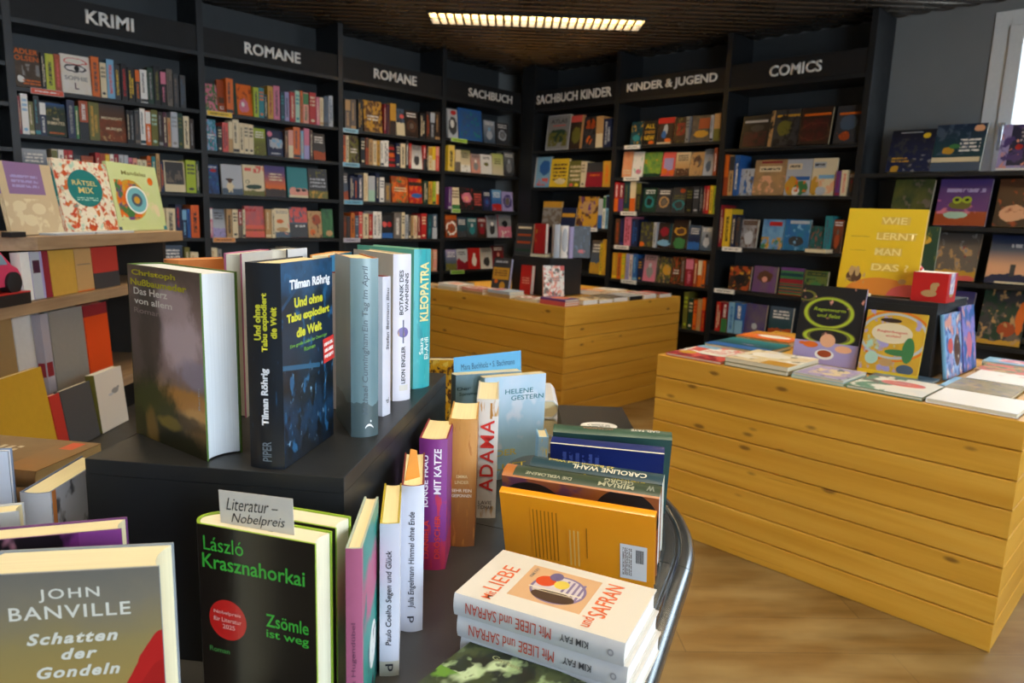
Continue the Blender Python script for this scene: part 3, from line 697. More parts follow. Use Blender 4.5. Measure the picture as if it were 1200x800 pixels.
sa = 'SACHBUCH bay'
row('L', 1.925, 'nonfiction_book', sa, 'top', [('I', [
 (40, 82, 65, f, 'silver', 'x', 'x', [('e', .5, .42, .4, .3, 'dkgrey'), ('e', .45, .5, .2, .14, 'white'), ('e', .6, .88, .3, .08, 'red')]), (86, 185, 52, f, 'blue', 'x', 'x', [('d', 5, 'slate', .9, .06, .94, .06, .94), ('n', 7, .58, 'teal', .06, .94, .06, .94)]),
 (192, 240, 115, f, 'slate', 'silver', 'sky', 'P'), (246, 297, 125, f, 'dkgrey', 'silver', 'grey', 'R')])], LSA)
row('L', 1.64, 'nonfiction_book', sa, 'second', [('I', [
 (37, 64, 218, s, 'yellow', 'cream'), (68, 90, 238, s, 'cream', 'taupe'), (93, 135, 240, f, 'cream', 'olive', 'white', 'L'), (138, 177, 258, f, 'salmon', 'grey', 'white', 'P'), (179, 226, 260, f, 'white', 'x', 'x', [('e', .5, .5, .2, .1, 'olive'), ('t', .2, .8, .75, .9, 'dkgrey', 2)]),
 (228, 275, 257, f, 'cream', 'x', 'x', [('g', 0, 1.5, 'lime'), ('t', .2, .8, .5, .8, 'olive', 3)]), (278, 322, 252, f, 'dkgrey', 'grey', 'silver', 'P')])], LSA)
row('L', 1.305, 'nonfiction_book', sa, 'third', [('I', [
 (38, 53, 397, s, 'purple', 'silver'), (55, 88, 400, f, 'cream', 'x', 'x', [('r', 0, 1, 0, .2, 'green'), ('t', .1, .9, .5, .9, 'brown', 3)]), (92, 145, 402, f, 'black', 'x', 'x', [('e', .5, .55, .4, .24, 'pink'), ('e', .5, .5, .2, .12, 'salmon'), ('n', 6, .6, 'crimson')]),
 (147, 185, 412, f, 'black', 'x', 'x', [('t', .1, .9, .2, .85, 'coral', 5)]), (188, 222, 415, f, 'navy', 'violet', 'blue', 'R'), (227, 267, 410, f, 'blue', 'sky', 'red', 'L'), (270, 315, 418, f, 'lavender', 'x', 'x', [('o', .5, .5, .4, .36, 'violet', .4), ('e', .5, .5, .2, .2, 'taupe')])])], LSA)
row('L', 1.05, 'nonfiction_book', sa, 'fourth', [('I', [
 (30, 77, 517, f, 'rust', 'x', 'x', [('o', .5, .4, .5, .3, 'white', .25), ('n', 4, .55, 'brown'), ('r', 0, 1, .8, 1, 'orange')]), (79, 119, 527, f, 'dkteal', 'slate', 'dkgrey', 'L'), (121, 163, 530, f, 'dkgrey', 'teal', 'silver', 'P'), (165, 203, 530, f, 'dkbrown', 'crimson', 'grey', 'P'),
 (206, 250, 520, f, 'silver', 'dkgrey', 'white', 'P'), (255, 309, 518, f, 'pink', 'x', 'x', [('r', 0, 1, .5, 1, 'grey'), ('e', .5, .62, .22, .14, 'black'), ('n', 4, .5, 'white', .2, .8, 0, .3)])])], LSA)
row('L', .75, 'nonfiction_book', sa, 'fifth', [('I', [
 (30, 75, 665, f, 'slate', 'lavender', 'olive', 'L'), (77, 123, 663, f, 'silver', 'x', 'x', [('h', .4, .3, 2, 'crimson'), ('t', .1, .8, .7, .9, 'dkgrey', 2)]), (126, 176, 658, f, 'red', 'x', 'x', [('e', .5, .4, .2, .25, 'white'), ('e', .5, .65, .1, .1, 'white')]),
 (179, 228, 658, f, 'white', 'dkgrey', 'silver', 'P'), (231, 276, 650, f, 'crimson', 'dkbrown', 'salmon', 'P')])], LSA)

sk = 'SACHBUCH KINDER bay'
row('R', 1.88, 'childrens_nonfiction_book', sk, 'top', [('J', [
 (205, 392, 102, f, 'silver', 'x', 'x', [('r', .03, .97, .02, .98, 'grey'), ('e', .5, .4, .38, .18, 'dkgreen'), ('n', 6, .5, 'olive', .1, .9, .1, .5), ('r', .25, .8, .68, .71, 'coral')]), (396, 500, 105, f, 'dkbrown', 'x', 'x', [('r', 0, 1, .8, 1, 'coral'), ('e', .5, .4, .35, .25, 'olive'), ('r', .85, 1, 0, 1, 'tan')]),
 (504, 612, 115, f, 'dkgrey', 'x', 'x', [('e', .5, .75, .4, .16, 'rust'), ('e', .5, .25, .2, .14, 'orange'), ('n', 5, .55, 'black')]), (616, 672, 112, s, 'tan', 'cream'), (676, 742, 132, s, 'navy', 'silver')])], RSK)
row('R', 1.54, 'childrens_nonfiction_book', sk, 'second', [('J', [
 (80, 234, 445, f, 'sky', 'x', 'x', [('e', .62, .64, .34, .24, 'blue'), ('n', 5, .5, 'coral', .2, .9, .05, .3), ('r', 0, .1, 0, 1, 'silver')]), (237, 380, 460, f, 'yellow', 'x', 'x', [('t', .15, .9, .2, .85, 'brown', 5), ('e', .6, .2, .3, .1, 'cream')]), (384, 488, 478, f, 'olive', 'x', 'x', [('t', .1, .9, .2, .85, 'cream', 4), ('e', .3, .08, .14, .06, 'coral'), ('e', .7, .08, .14, .06, 'yellow')]),
 (491, 526, 480, s, 'cream', 'taupe'), (529, 668, 490, f, 'crimson', 'x', 'x', [('r', 0, 1, .6, 1, 'dkgrey'), ('t', .2, .8, .4, .55, 'orange', 1)]), (671, 735, 478, s, 'gold', 'orange')])], RSK)
row('R', 1.18, 'childrens_nonfiction_book', sk, 'third', [('K', [
 (400, 532, 100, f, 'gold', 'x', 'x', [('r', 0, 1, .0, .75, 'grey'), ('n', 5, .5, 'taupe', 0, 1, 0, .7)]), (535, 640, 145, f, 'navy', 'x', 'x', [('r', .05, .95, .5, .7, 'gold')]), (650, 798, 65, f, 'gold', 'x', 'x', [('n', 4, .54, 'brown'), ('e', .5, .65, .4, .2, 'tan'), ('n', 6, .6, 'purple')]),
 (805, 836, 80, s, 'silver', 'blue'), (839, 858, 60, s, 'white', 'green'), (860, 882, 55, s, 'sky', 'navy')])], RSK)
row('R', .77, 'childrens_nonfiction_book', sk, 'fourth', [('K', [(745, 814, 380, f, 'slate', 'taupe', 'gold', 'L'), (816, 834, 400, s, 'yellow'), (837, 866, 372, s, 'gold', 'yellow')])], RSK)

ki = 'KINDER & JUGEND bay'
row('R', 1.88, 'childrens_book', ki, 'top', [('L', [
 (165, 240, 130, f, 'dkteal', 'x', 'x', [('n', 6, .6, 'gold'), ('e', .5, .3, .3, .14, 'teal')]), (243, 338, 122, f, 'black', 'x', 'x', [('e', .65, .08, .2, .07, 'orange')]), (341, 450, 103, f, 'dkbrown', 'x', 'x', [('r', 0, 1, .78, 1, 'red'), ('e', .5, .55, .14, .2, 'silver'), ('e', .42, .35, .14, .14, 'blue'), ('e', .7, .12, .2, .08, 'orange'), ('r', .04, .9, 0, .06, 'cream')]),
 (453, 533, 105, f, 'dkbrown', 'x', 'x', [('d', 4, 'red', .8, .2, .9, .3, .8), ('n', 5, .6, 'olive')]), (536, 558, 95, s, 'grey'), (561, 696, 90, f, 'dkgrey', 'x', 'x', [('d', 4, 'taupe', .9), ('r', .4, .95, .5, .9, 'rust'), ('e', .55, .3, .35, .14, 'gold')]), (699, 718, 85, s, 'silver', 'black'), (721, 768, 75, s, 'tan', 'olive')])], RKI)
row('R', 1.62, 'childrens_book', ki, 'second', [('L', [
 (108, 172, 330, f, 'peach', 'x', 'x', [('d', 4, 'orange', .7), ('t', .1, .9, .1, .3, 'cream', 2)]), (175, 248, 332, f, 'white', 'x', 'x', [('e', .6, .2, .25, .1, 'pink'), ('n', 5, .6, 'mint')]), (251, 370, 335, f, 'green', 'x', 'x', [('d', 4, 'lime', .8), ('n', 5, .6, 'gold', 0, 1, .3, .7), ('h', .12, .1, 6, 'dkgreen')]),
 (373, 460, 335, f, 'coral', 'x', 'x', [('r', .15, .85, .25, .75, 'lavender'), ('e', .2, .2, .25, .15, 'orange'), ('e', .8, .15, .2, .12, 'orange')]), (463, 557, 335, f, 'tan', 'cream', 'brown', 'L'), (560, 650, 335, f, 'tan', 'x', 'x', [('e', .55, .6, .3, .24, 'brown'), ('e', .5, .5, .15, .12, 'tan'), ('n', 6, .6, 'taupe')]),
 (653, 718, 312, f, 'silver', 'slate', 'grey', 'P'), (721, 745, 305, s, 'rust', 'brown')])], RKI)
row('R', 1.33, 'childrens_book', ki, 'third', [('L', [
 (50, 84, 535, s, 'red', 'orange'), (87, 118, 540, s, 'crimson', 'purple'), (121, 158, 535, s, 'dkteal', 'olive'), (161, 198, 530, s, 'cream', 'orange'), (202, 235, 540, s, 'black', 'olive'), (240, 335, 575, f, 'dkgreen', 'teal', 'black', 'R'), (338, 436, 578, f, 'dkgrey', 'tan', 'taupe', 'R'),
 (440, 533, 568, f, 'dkgrey', 'x', 'x', [('o', .5, .3, .4, .2, 'teal', .3), ('e', .7, .85, .2, .08, 'rust'), ('t', .1, .9, .5, .7, 'olive', 2)]), (537, 579, 570, s, 'black', 'olive'), (583, 623, 565, s, 'dkgrey', 'silver'), (627, 652, 560, s, 'black', 'grey'), (654, 667, 560, s, 'crimson'), (669, 692, 558, s, 'red'), (694, 716, 558, s, 'yellow'), (719, 742, 558, s, 'lime')])], RKI)
row('R', 1.04, 'childrens_book', ki, 'fourth', [('M', [
 (55, 83, 60, s, 'brown', 'rust'), (86, 108, 55, s, 'navy', 'violet'), (111, 150, 45, s, 'pink', 'crimson'), (153, 194, 60, s, 'navy', 'blue'), (205, 284, 80, f, 'dkgrey', 'x', 'x', [('n', 6, .55, 'olive'), ('e', .15, .1, .2, .1, 'orange')]), (287, 304, 80, s, 'silver'),
 (308, 394, 85, f, 'dkbrown', 'x', 'x', [('e', .45, .65, .3, .2, 'crimson'), ('e', .5, .2, .5, .12, 'sky'), ('r', .8, 1, .2, 1, 'dkteal')]), (401, 490, 65, f, 'dkbrown', 'x', 'x', [('e', .5, .18, .42, .2, 'green'), ('e', .5, .6, .4, .14, 'gold'), ('e', .5, .6, .25, .1, 'brown')]), (494, 567, 100, f, 'navy', 'slate', 'blue', 'L'), (571, 640, 110, f, 'slate', 'silver', 'dkgrey', 'P')])], RKI)
row('R', .75, 'childrens_book', ki, 'fifth', [('M', [
 (38, 66, 262, s, 'gold', 'yellow'), (69, 90, 265, s, 'orange'), (92, 116, 268, s, 'yellow', 'lime'), (119, 137, 270, s, 'lavender', 'grey'), (140, 158, 275, s, 'white', 'red'), (161, 189, 275, s, 'blue', 'sky'), (192, 219, 300, s, 'navy', 'gold'), (223, 300, 280, f, 'pink', 'grey', 'silver', 'P'),
 (306, 390, 290, f, 'dkgrey', 'x', 'x', [('n', 5, .52, 'olive'), ('e', .7, .5, .3, .2, 'gold'), ('n', 6, .6, 'tan')]), (393, 449, 290, f, 'dkbrown', 'rust', 'olive', 'O'), (452, 477, 290, s, 'brown', 'grey'), (480, 528, 300, s, 'crimson', 'pink'), (531, 551, 305, s, 'rust'), (553, 579, 310, s, 'cream', 'orange'), (581, 600, 310, s, 'orange'), (603, 626, 310, s, 'dkbrown', 'slate')])], RKI)
row('R', .40, 'childrens_book', ki, 'sixth', [('M', [(468, 494, 500, s, 'olive', 'lime'), (497, 524, 540, s, 'dkgreen'), (527, 549, 550, s, 'orange', 'red'), (551, 574, 545, s, 'tan', 'orange'), (576, 600, 535, s, 'red', 'orange')])], RKI)

co = 'COMICS bay'
row('R', 1.815, 'comic_book', co, 'top', [('N', [
 (215, 402, 200, f, 'black', 'x', 'x', [('r', .08, .9, .78, .85, 'silver'), ('d', 4, 'crimson', .35, .1, .9, .05, .5), ('e', .55, .6, .25, .1, 'dkgrey')]), (405, 600, 160, f, 'dkgrey', 'x', 'x', [('r', 0, .12, 0, 1, 'tan'), ('r', .2, .97, .8, .86, 'gold'), ('e', .5, .5, .25, .2, 'olive'), ('n', 5, .55, 'black')]),
 (605, 815, 145, f, 'dkbrown', 'x', 'x', [('r', .1, .95, .78, .84, 'orange'), ('o', .5, .35, .5, .25, 'brown', .12), ('d', 4, 'crimson', .4, .1, .9, .1, .7)]), (845, 1040, 130, f, 'dkgrey', 'x', 'x', [('r', .1, .95, .76, .82, 'orange'), ('e', .5, .55, .34, .2, 'slate'), ('e', .4, .2, .2, .12, 'rust'), ('n', 6, .62, 'orange', .1, .7, .1, .35)])])], RCO, 9)
row('R', 1.47, 'comic_book', co, 'second', [('N', [
 (85, 133, 465, s, 'orange', 'rust'), (136, 168, 468, s, 'tan', 'dkgrey'), (171, 205, 468, s, 'blue', 'navy'), (208, 296, 560, f, 'silver', 'x', 'x', [('n', 4, .5, 'blue', .3, 1, 0, .7), ('n', 5, .6, 'taupe')]),
 (299, 512, 500, f, 'tan', 'x', 'x', [('d', 3, 'taupe', .7), ('r', .15, .85, .66, .82, 'cream'), ('t', .2, .8, .69, .79, 'dkgrey', 1), ('r', .2, .85, .9, .96, 'crimson'), ('n', 3.5, .54, 'peach', 0, 1, 0, .55)]),
 (515, 684, 495, f, 'silver', 'x', 'x', [('r', .05, .6, .72, .88, 'cream'), ('t', .1, .55, .75, .86, 'dkgrey', 1), ('r', .1, .95, .42, .52, 'blue'), ('e', .25, .25, .25, .26, 'gold'), ('e', .65, .2, .28, .2, 'green'), ('e', .45, .12, .15, .12, 'white'), ('n', 5, .58, 'orange', .1, .9, .1, .45)]),
 (687, 848, 488, f, 'cream', 'x', 'x', [('r', .05, .55, .74, .9, 'silver'), ('t', .08, .5, .77, .88, 'dkgrey', 1), ('r', .3, .95, .45, .55, 'sky'), ('e', .15, .25, .2, .25, 'gold'), ('n', 4, .5, 'peach', .2, 1, .05, .45), ('e', .45, .12, .2, .12, 'silver')]),
 (852, 884, 575, s, 'purple', 'crimson'), (887, 930, 568, s, 'cream', 'coral'), (933, 985, 590, f, 'dkgrey', 'brown', 'crimson', 'P')])], RCO)
row('R', 1.08, 'comic_book', co, 'third', [('O', [
 (95, 124, 70, s, 'crimson'), (127, 165, 90, s, 'yellow', 'gold'), (168, 190, 120, s, 'navy'), (193, 212, 135, s, 'dkgrey', 'brown'), (216, 304, 148, f, 'taupe', 'silver', 'brown', 'C'), (330, 444, 148, f, 'sky', 'x', 'x', [('d', 3, 'blue', .9), ('r', .3, .9, .78, .92, 'red'), ('n', 4, .52, 'gold', 0, 1, 0, .4), ('n', 5, .55, 'green', 0, 1, 0, .3)]),
 (447, 585, 148, f, 'blue', 'x', 'x', [('d', 3, 'teal', .9), ('e', .5, .3, .3, .16, 'dkgrey'), ('n', 5, .6, 'sky'), ('r', .2, .95, .86, .96, 'silver')]), (588, 662, 185, f, 'dkgreen', 'x', 'x', [('n', 5, .58, 'rust'), ('d', 4, 'teal', .6)]), (666, 704, 128, s, 'teal', 'slate'), (707, 760, 150, f, 'dkbrown', 'rust', 'taupe', 'P')])], RCO)
row('R', .755, 'comic_book', co, 'fourth', [('O', [
 (155, 270, 398, f, 'dkbrown', 'x', 'x', [('n', 4, .52, 'rust'), ('n', 5, .6, 'gold'), ('e', .5, .45, .25, .2, 'black')]), (282, 408, 400, f, 'purple', 'x', 'x', [('d', 3, 'taupe', .8), ('e', .5, .6, .32, .22, 'brown'), ('e', .5, .5, .12, .1, 'salmon')]), (425, 550, 408, f, 'dkteal', 'x', 'x', [('r', 0, 1, .82, 1, 'purple'), ('x', 5, .4, 'green'), ('r', 0, 1, .42, .58, 'crimson'), ('x', 9, .3, 'rust', 0, 1, 0, .4)]),
 (555, 680, 425, f, 'olive', 'green', 'dkgreen', 'C')])], RCO)
row('R', .42, 'comic_book', co, 'fifth', [('O', [
 (85, 112, 588, s, 'red'), (115, 148, 590, s, 'crimson', 'green'), (151, 184, 590, s, 'sky', 'blue'), (187, 230, 596, s, 'blue', 'sky'), (235, 350, 602, f, 'violet', 'x', 'x', [('d', 3, 'taupe', .8), ('e', .5, .3, .12, .1, 'silver')]), (365, 490, 618, f, 'dkteal', 'slate', 'rust', 'L')])], RCO)
wi = 'window shelf'
RWI = (1.765, -.3)
row('R', 1.615, 'picture_book', wi, 'top', [('P', [
 (150, 408, 105, f, 'navy', 'x', 'x', [('g', .3, 1.2, 'black'), ('n', 7, .55, 'dkgrey', 0, 1, .1, .8), ('e', .8, .85, .08, .06, 'yellow'), ('t', .1, .5, .22, .36, 'gold', 2), ('e', .2, .06, .09, .1, 'gold'), ('r', .2, .7, .93, .95, 'silver'), ('n', 9, .6, 'grey', .4, 1, 0, .4)]),
 (395, 706, 68, f, 'dkteal', 'x', 'x', [('g', .3, 1.3, 'navy'), ('n', 4, .55, 'slate', 0, .7, .35, 1), ('e', .85, .9, .1, .07, 'peach'), ('t', .52, .92, .4, .7, 'white', 4), ('e', .3, .44, .12, .08, 'gold'), ('e', .42, .53, .12, .05, 'green'), ('r', 0, .96, .2, .3, 'cream'), ('r', 0, 1, 0, .19, 'slate')]),
 (800, 1090, 65, f, 'lavender', 'x', 'x', [('r', .2, 1, .1, 1, 'navy'), ('n', 5, .55, 'violet'), ('e', .4, .5, .08, .06, 'red'), ('n', 6, .6, 'salmon'), ('t', .4, .95, .6, .95, 'silver', 4), ('r', 0, 1, 0, .05, 'white')])])], RWI, 14)
row('R', 1.285, 'picture_book', wi, 'second', [('P', [
 (165, 398, 395, f, 'dkgreen', 'x', 'x', [('d', 3, 'olive', .8), ('n', 5, .6, 'taupe')]),
 (432, 738, 392, f, 'purple', 'x', 'x', [('g', .3, 1.1, 'violet'), ('r', 0, 1, 0, .3, 'rust'), ('n', 4, .55, 'pink', 0, 1, .25, .55), ('e', .45, .45, .2, .1, 'olive'), ('e', .38, .55, .09, .07, 'lime'), ('e', .58, .55, .09, .07, 'lime'), ('e', .38, .55, .04, .03, 'black'), ('e', .58, .55, .04, .03, 'black'), ('e', .4, .22, .22, .07, 'mint'), ('t', .15, .9, .68, .82, 'lavender', 1)]),
 (780, 1100, 392, f, 'dkbrown', 'x', 'x', [('g', .2, 1.2, 'brown'), ('e', .35, .28, .25, .17, 'peach'), ('n', 4, .6, 'rust')])])], RWI, 14)
row('R', .95, 'picture_book', wi, 'third', [('Q', [
 (190, 455, 50, f, 'taupe', 'x', 'x', [('g', .6, 1.1, 'dkgrey'), ('n', 5, .52, 'tan', 0, 1, 0, .7), ('n', 5, .6, 'grey'), ('n', 6, .62, 'crimson', .4, 1, .3, .8), ('h', .2, .1, 4, 'gold'), ('e', .8, .05, .2, .06, 'coral')]),
 (515, 850, 85, f, 'peach', 'x', 'x', [('g', .3, .75, 'slate'), ('g', .6, 1, 'navy'), ('e', .5, 0, .6, .2, 'navy'), ('r', .45, .55, .15, .4, 'dkgrey'), ('t', .4, .95, .72, .85, 'silver', 1), ('r', .2, .9, 0, .04, 'cream')])])], RWI, 14)
row('R', .58, 'picture_book', wi, 'fourth', [('Q', [
 (140, 410, 430, f, 'slate', 'violet', 'navy', 'L'), (462, 745, 428, f, 'dkgrey', 'x', 'x', [('n', 4, .5, 'dkgreen'), ('n', 5, .55, 'taupe', 0, 1, 0, .6), ('e', .65, .3, .2, .14, 'rust'), ('h', .08, .1, 3, 'gold'), ('n', 6, .6, 'tan'), ('e', .9, .5, .1, .3, 'orange')])])], RWI, 14)

# lettering on the covers that can be read
def cover_text(label_start, items):
    for o in COL.objects:
        if o.get('label', '').startswith(label_start):
            xs = [v.co.x for v in o.data.vertices]; ys = [v.co.y for v in o.data.vertices]; zs = [v.co.z for v in o.data.vertices]
            w, y, h = max(xs), min(ys) - .0006, max(zs)
            for body, u, v, tw, th, col in items:
                lettering(body, plain(col, .5), o, frame((u * w, y, v * h), (1, 0, 0), (0, 0, 1), (0, -1, 0)), w=tw * w, h=th * h, bold=.02, name='title')
            return
cover_text('dark brown book shown face-out, first from left, top shelf, KRIMI', [('ADLER', .5, .91, .9, .13, 'orange'), ('OLSEN', .5, .74, .9, .13, 'orange')])
cover_text('white book shown face-out, fifth from left, top shelf, KRIMI', [('SOPHIE', .5, .4, .78, .11, 'grey'), ('L', .5, .2, .14, .17, 'plum')])
cover_text('dark green book shown face-out, sixth from left, second shelf, KRIMI', [('THE', .5, .52, .34, .07, 'cream'), ('INMATES', .5, .4, .86, .1, 'cream')])
cover_text('brown book shown face-out, eleventh from left, second shelf, KRIMI', [('MIDNIGHT', .5, .62, .8, .07, 'cream'), ('MURDER', .55, .34, .6, .07, 'cream')])
cover_text('light grey book shown face-out, first from left, top shelf, SACHBUCH KINDER', [('ATLAS', .5, .82, .7, .12, 'dkgrey')])
cover_text('silver book shown face-out, first from left, top shelf, SACHBUCH KINDER', [('ATLAS', .5, .82, .7, .12, 'dkgrey')])
cover_text('black book shown face-out, second from left, top shelf, KINDER', [('ALL', .5, .76, .66, .18, 'yellow'), ('DIESE', .5, .52, .7, .12, 'gold'), ('NEW', .5, .28, .7, .18, 'yellow')])

# shelf edge label strips
def strip(wall, crop, x0, x1, yc, z, col, label):
    ox, oy, sc = CROP[crop]
    a, b = (spos(wall, ox + x / sc, oy + yc / sc, 0) for x in (x0, x1))
    ci = 0 if wall == 'L' else 1; L = abs(b[ci] - a[ci])
    r = empty('shelf_label', wall_matrix(wall, a[ci])); tag(r, label, 'label', 'label strips clipped to the shelf edges')
    m = MB(); m.box(0, -.004, z - .030, L, .0055, z + .004); m.build('label_holder', plain('c9c9c4', .3), r)
    m = MB(); m.box(.002, -.0046, z - .028, L - .002, -.004, z + .002); m.build('paper_strip', cover(col, [('t', .12, .85, .3, .7, 'white' if lum(col) < .3 else 'dkgrey', 1)], name='strip_print'), r)
for w, c, x0, x1, yc, z, col, lb in [
    ('L', 'A', 210, 440, 350, 1.89, 'd8502e', 'orange-red label strip on the top shelf edge of the KRIMI bay'),
    ('L', 'D', 85, 290, 325, 1.89, 'yellow', 'yellow label strip on the top shelf edge of the left ROMANE bay'),
    ('L', 'E', 120, 280, 605, 1.04, 'd98f4e', 'orange label strip on the fourth shelf edge of the left ROMANE bay'),
    ('L', 'F', 50, 188, 345, 1.89, '8fc3d6', 'pale blue label strip on the top shelf edge of the right ROMANE bay'),
    ('L', 'F', 50, 200, 655, 1.63, '7fb5cc', 'pale blue label strip on the second shelf edge of the right ROMANE bay'),
    ('L', 'G', 50, 185, 283, 1.34, '6fb0cc', 'pale blue label strip on the third shelf edge of the right ROMANE bay'),
    ('L', 'G', 45, 165, 552, 1.04, 'b8b4c4', 'grey label strip on the fourth shelf edge of the right ROMANE bay'),
    ('L', 'I', 50, 118, 193, 1.925, 'a9cf4a', 'green label strip on the top shelf edge of the SACHBUCH bay'),
    ('L', 'I', 52, 88, 492, 1.305, '9ac75a', 'green label strip on the third shelf edge of the SACHBUCH bay'),
    ('L', 'I', 48, 105, 757, .75, '8fc34a', 'green label strip on the fifth shelf edge of the SACHBUCH bay'),
    ('R', 'K', 720, 800, 285, 1.18, 'white', 'white label strip on the third shelf edge of the SACHBUCH KINDER bay'),
    ('R', 'L', 125, 230, 290, 1.88, 'white', 'white label strip on the top shelf edge of the KINDER & JUGEND bay'),
    ('R', 'L', 120, 225, 500, 1.62, 'white', 'white label strip on the second shelf edge of the KINDER & JUGEND bay'),
    ('R', 'L', 100, 205, 735, 1.33, 'white', 'white label strip on the third shelf edge of the KINDER & JUGEND bay'),
    ('R', 'M', 50, 140, 225, 1.04, 'white', 'white label strip on the fourth shelf edge of the KINDER & JUGEND bay'),
    ('R', 'M', 92, 185, 435, .75, 'white', 'white label strip on the fifth shelf edge of the KINDER & JUGEND bay'),
    ('R', 'O', 120, 225, 305, 1.08, 'white', 'white label strip on the third shelf edge of the COMICS bay'),
    ('R', 'O', 78, 185, 527, .755, 'white', 'white label strip on the fourth shelf edge of the COMICS bay')]:
    strip(w, c, x0, x1, yc, z, col, lb)
# ------------------------------------------------------------------ wooden plank tables
def m_pine():
    t = NT('pine_planks'); uv = t.new('ShaderNodeUVMap').outputs[0]
    st = t.vmath('MULTIPLY', uv, (1.6, 26.0, 1)); g = t.noise(st, 1.0, 5, rough=.62)
    big = t.noise(t.vmath('MULTIPLY', uv, (.35, 10.5, 1)), 1.0, 1)
    col = t.ramp(g, [(.25, 'cb9226'), (.5, 'd8a136'), (.75, 'e0ad44')])
    col = t.mix(t.math('MULTIPLY', t.maprange(big, .35, .65), .45), col, c4('bb801c'))
    vo = t.new('ShaderNodeTexVoronoi'); t.ln(t.vmath('MULTIPLY', uv, (4.2, 11.0, 1)), vo.inputs['Vector']); vo.inputs['Scale'].default_value = 1.3
    k = t.math('SUBTRACT', 1.0, t.maprange(vo.outputs['Distance'], .06, .17, True))
    sel = t.math('GREATER_THAN', t.noise(t.vmath('MULTIPLY', uv, (2.1, 5.5, 1)), 1.0, 0), .46)
    k = t.math('MULTIPLY', k, sel)
    col = t.mix(t.math('MULTIPLY', k, .75), col, c4('5a3410'))
    fl = t.math('GREATER_THAN', t.noise(t.vmath('MULTIPLY', uv, (2.0, 60.0, 1)), 1.0, 3), .72)
    col = t.mix(t.math('MULTIPLY', fl, .5), col, c4('8a5516'))
    return t.out(col, t.math('ADD', t.math('MULTIPLY', g, .2), .38), bump=g, bstr=.12)
PINE = m_pine()
def plank_table(M, lx, ly, h, label, n=8, th=.022):
    """box clad in horizontal planks; local x = length, y = depth"""
    rp = random.Random(int(lx * 1000)); r = empty('plank_table', M); tag(r, label, 'table', 'plank tables')
    cuts = [.0] + [h * q for q in (.145, .28, .425, .565, .725, .835, 1.0)] if n == 7 else [h * i / n for i in range(n + 1)]
    def panel(name, p0, ux, uy, L):
        m = MB(); ux, uy = Vector(ux), Vector(uy); p0 = Vector(p0)
        for i in range(n):
            z0, z1 = cuts[i] + (.0016 if i else 0), cuts[i + 1] - .0016
            off = rp.random() * 9; e = .003
            P = lambda a, b, z: p0 + ux * a + uy * b + Vector((0, 0, z))
            prof = [(th, z0), (e, z0), (0, z0 + e), (0, z1 - e), (e, z1), (th, z1)]
            for (b0, za), (b1, zb) in zip(prof, prof[1:]):
                m.face([P(0, b0, za), P(L, b0, za), P(L, b1, zb), P(0, b1, zb)], [(off, i * 1.37 + za), (off + L, i * 1.37 + za), (off + L, i * 1.37 + zb), (off, i * 1.37 + zb)])
            for a, fl in ((0, 1), (L, 0)):
                q = [P(a, 0, z0 + e), P(a, 0, z1 - e), P(a, e, z1), P(a, th, z1), P(a, th, z0), P(a, e, z0)]
                m.face(q if fl else q[::-1], [(off + j * .01, i * 1.37 + j * .01) for j in range(6)])
        m.build(name, PINE, r)
    panel('front_panel', (0, 0, 0), (1, 0, 0), (0, 1, 0), lx)
    panel('back_panel', (lx, ly, 0), (-1, 0, 0), (0, -1, 0), lx)
    panel('side_panel', (0, ly - th, 0), (0, -1, 0), (1, 0, 0), ly - 2 * th)
    panel('side_panel', (lx, th, 0), (0, 1, 0), (-1, 0, 0), ly - 2 * th)
    m = MB(); m.box(th, th, h - .03, lx - th, ly - th, h - .004)
    for i, f in enumerate(m.uv): m.uv[i] = [(v[0], v[1]) for v in m.v[i * 4:i * 4 + 4]]
    m.build('table_top', PINE, r)
    return r
TB = .725
# local x runs left->right seen from the front: right = -Y, depth = +X
plank_table(Matrix.Translation((3.27, 4.33, 0)) @ Matrix.Rotation(R(-90), 4, 'Z'), 4.33 - 2.785, 1.29, TB, 'middle pine plank table with fiction stacks and a black riser on top', n=7)
plank_table(Matrix.Translation((2.44, 1.575, 0)) @ Matrix.Rotation(R(-90), 4, 'Z'), 1.575 - .335, 1.08, TB, "right-hand pine plank table with children's books on top")

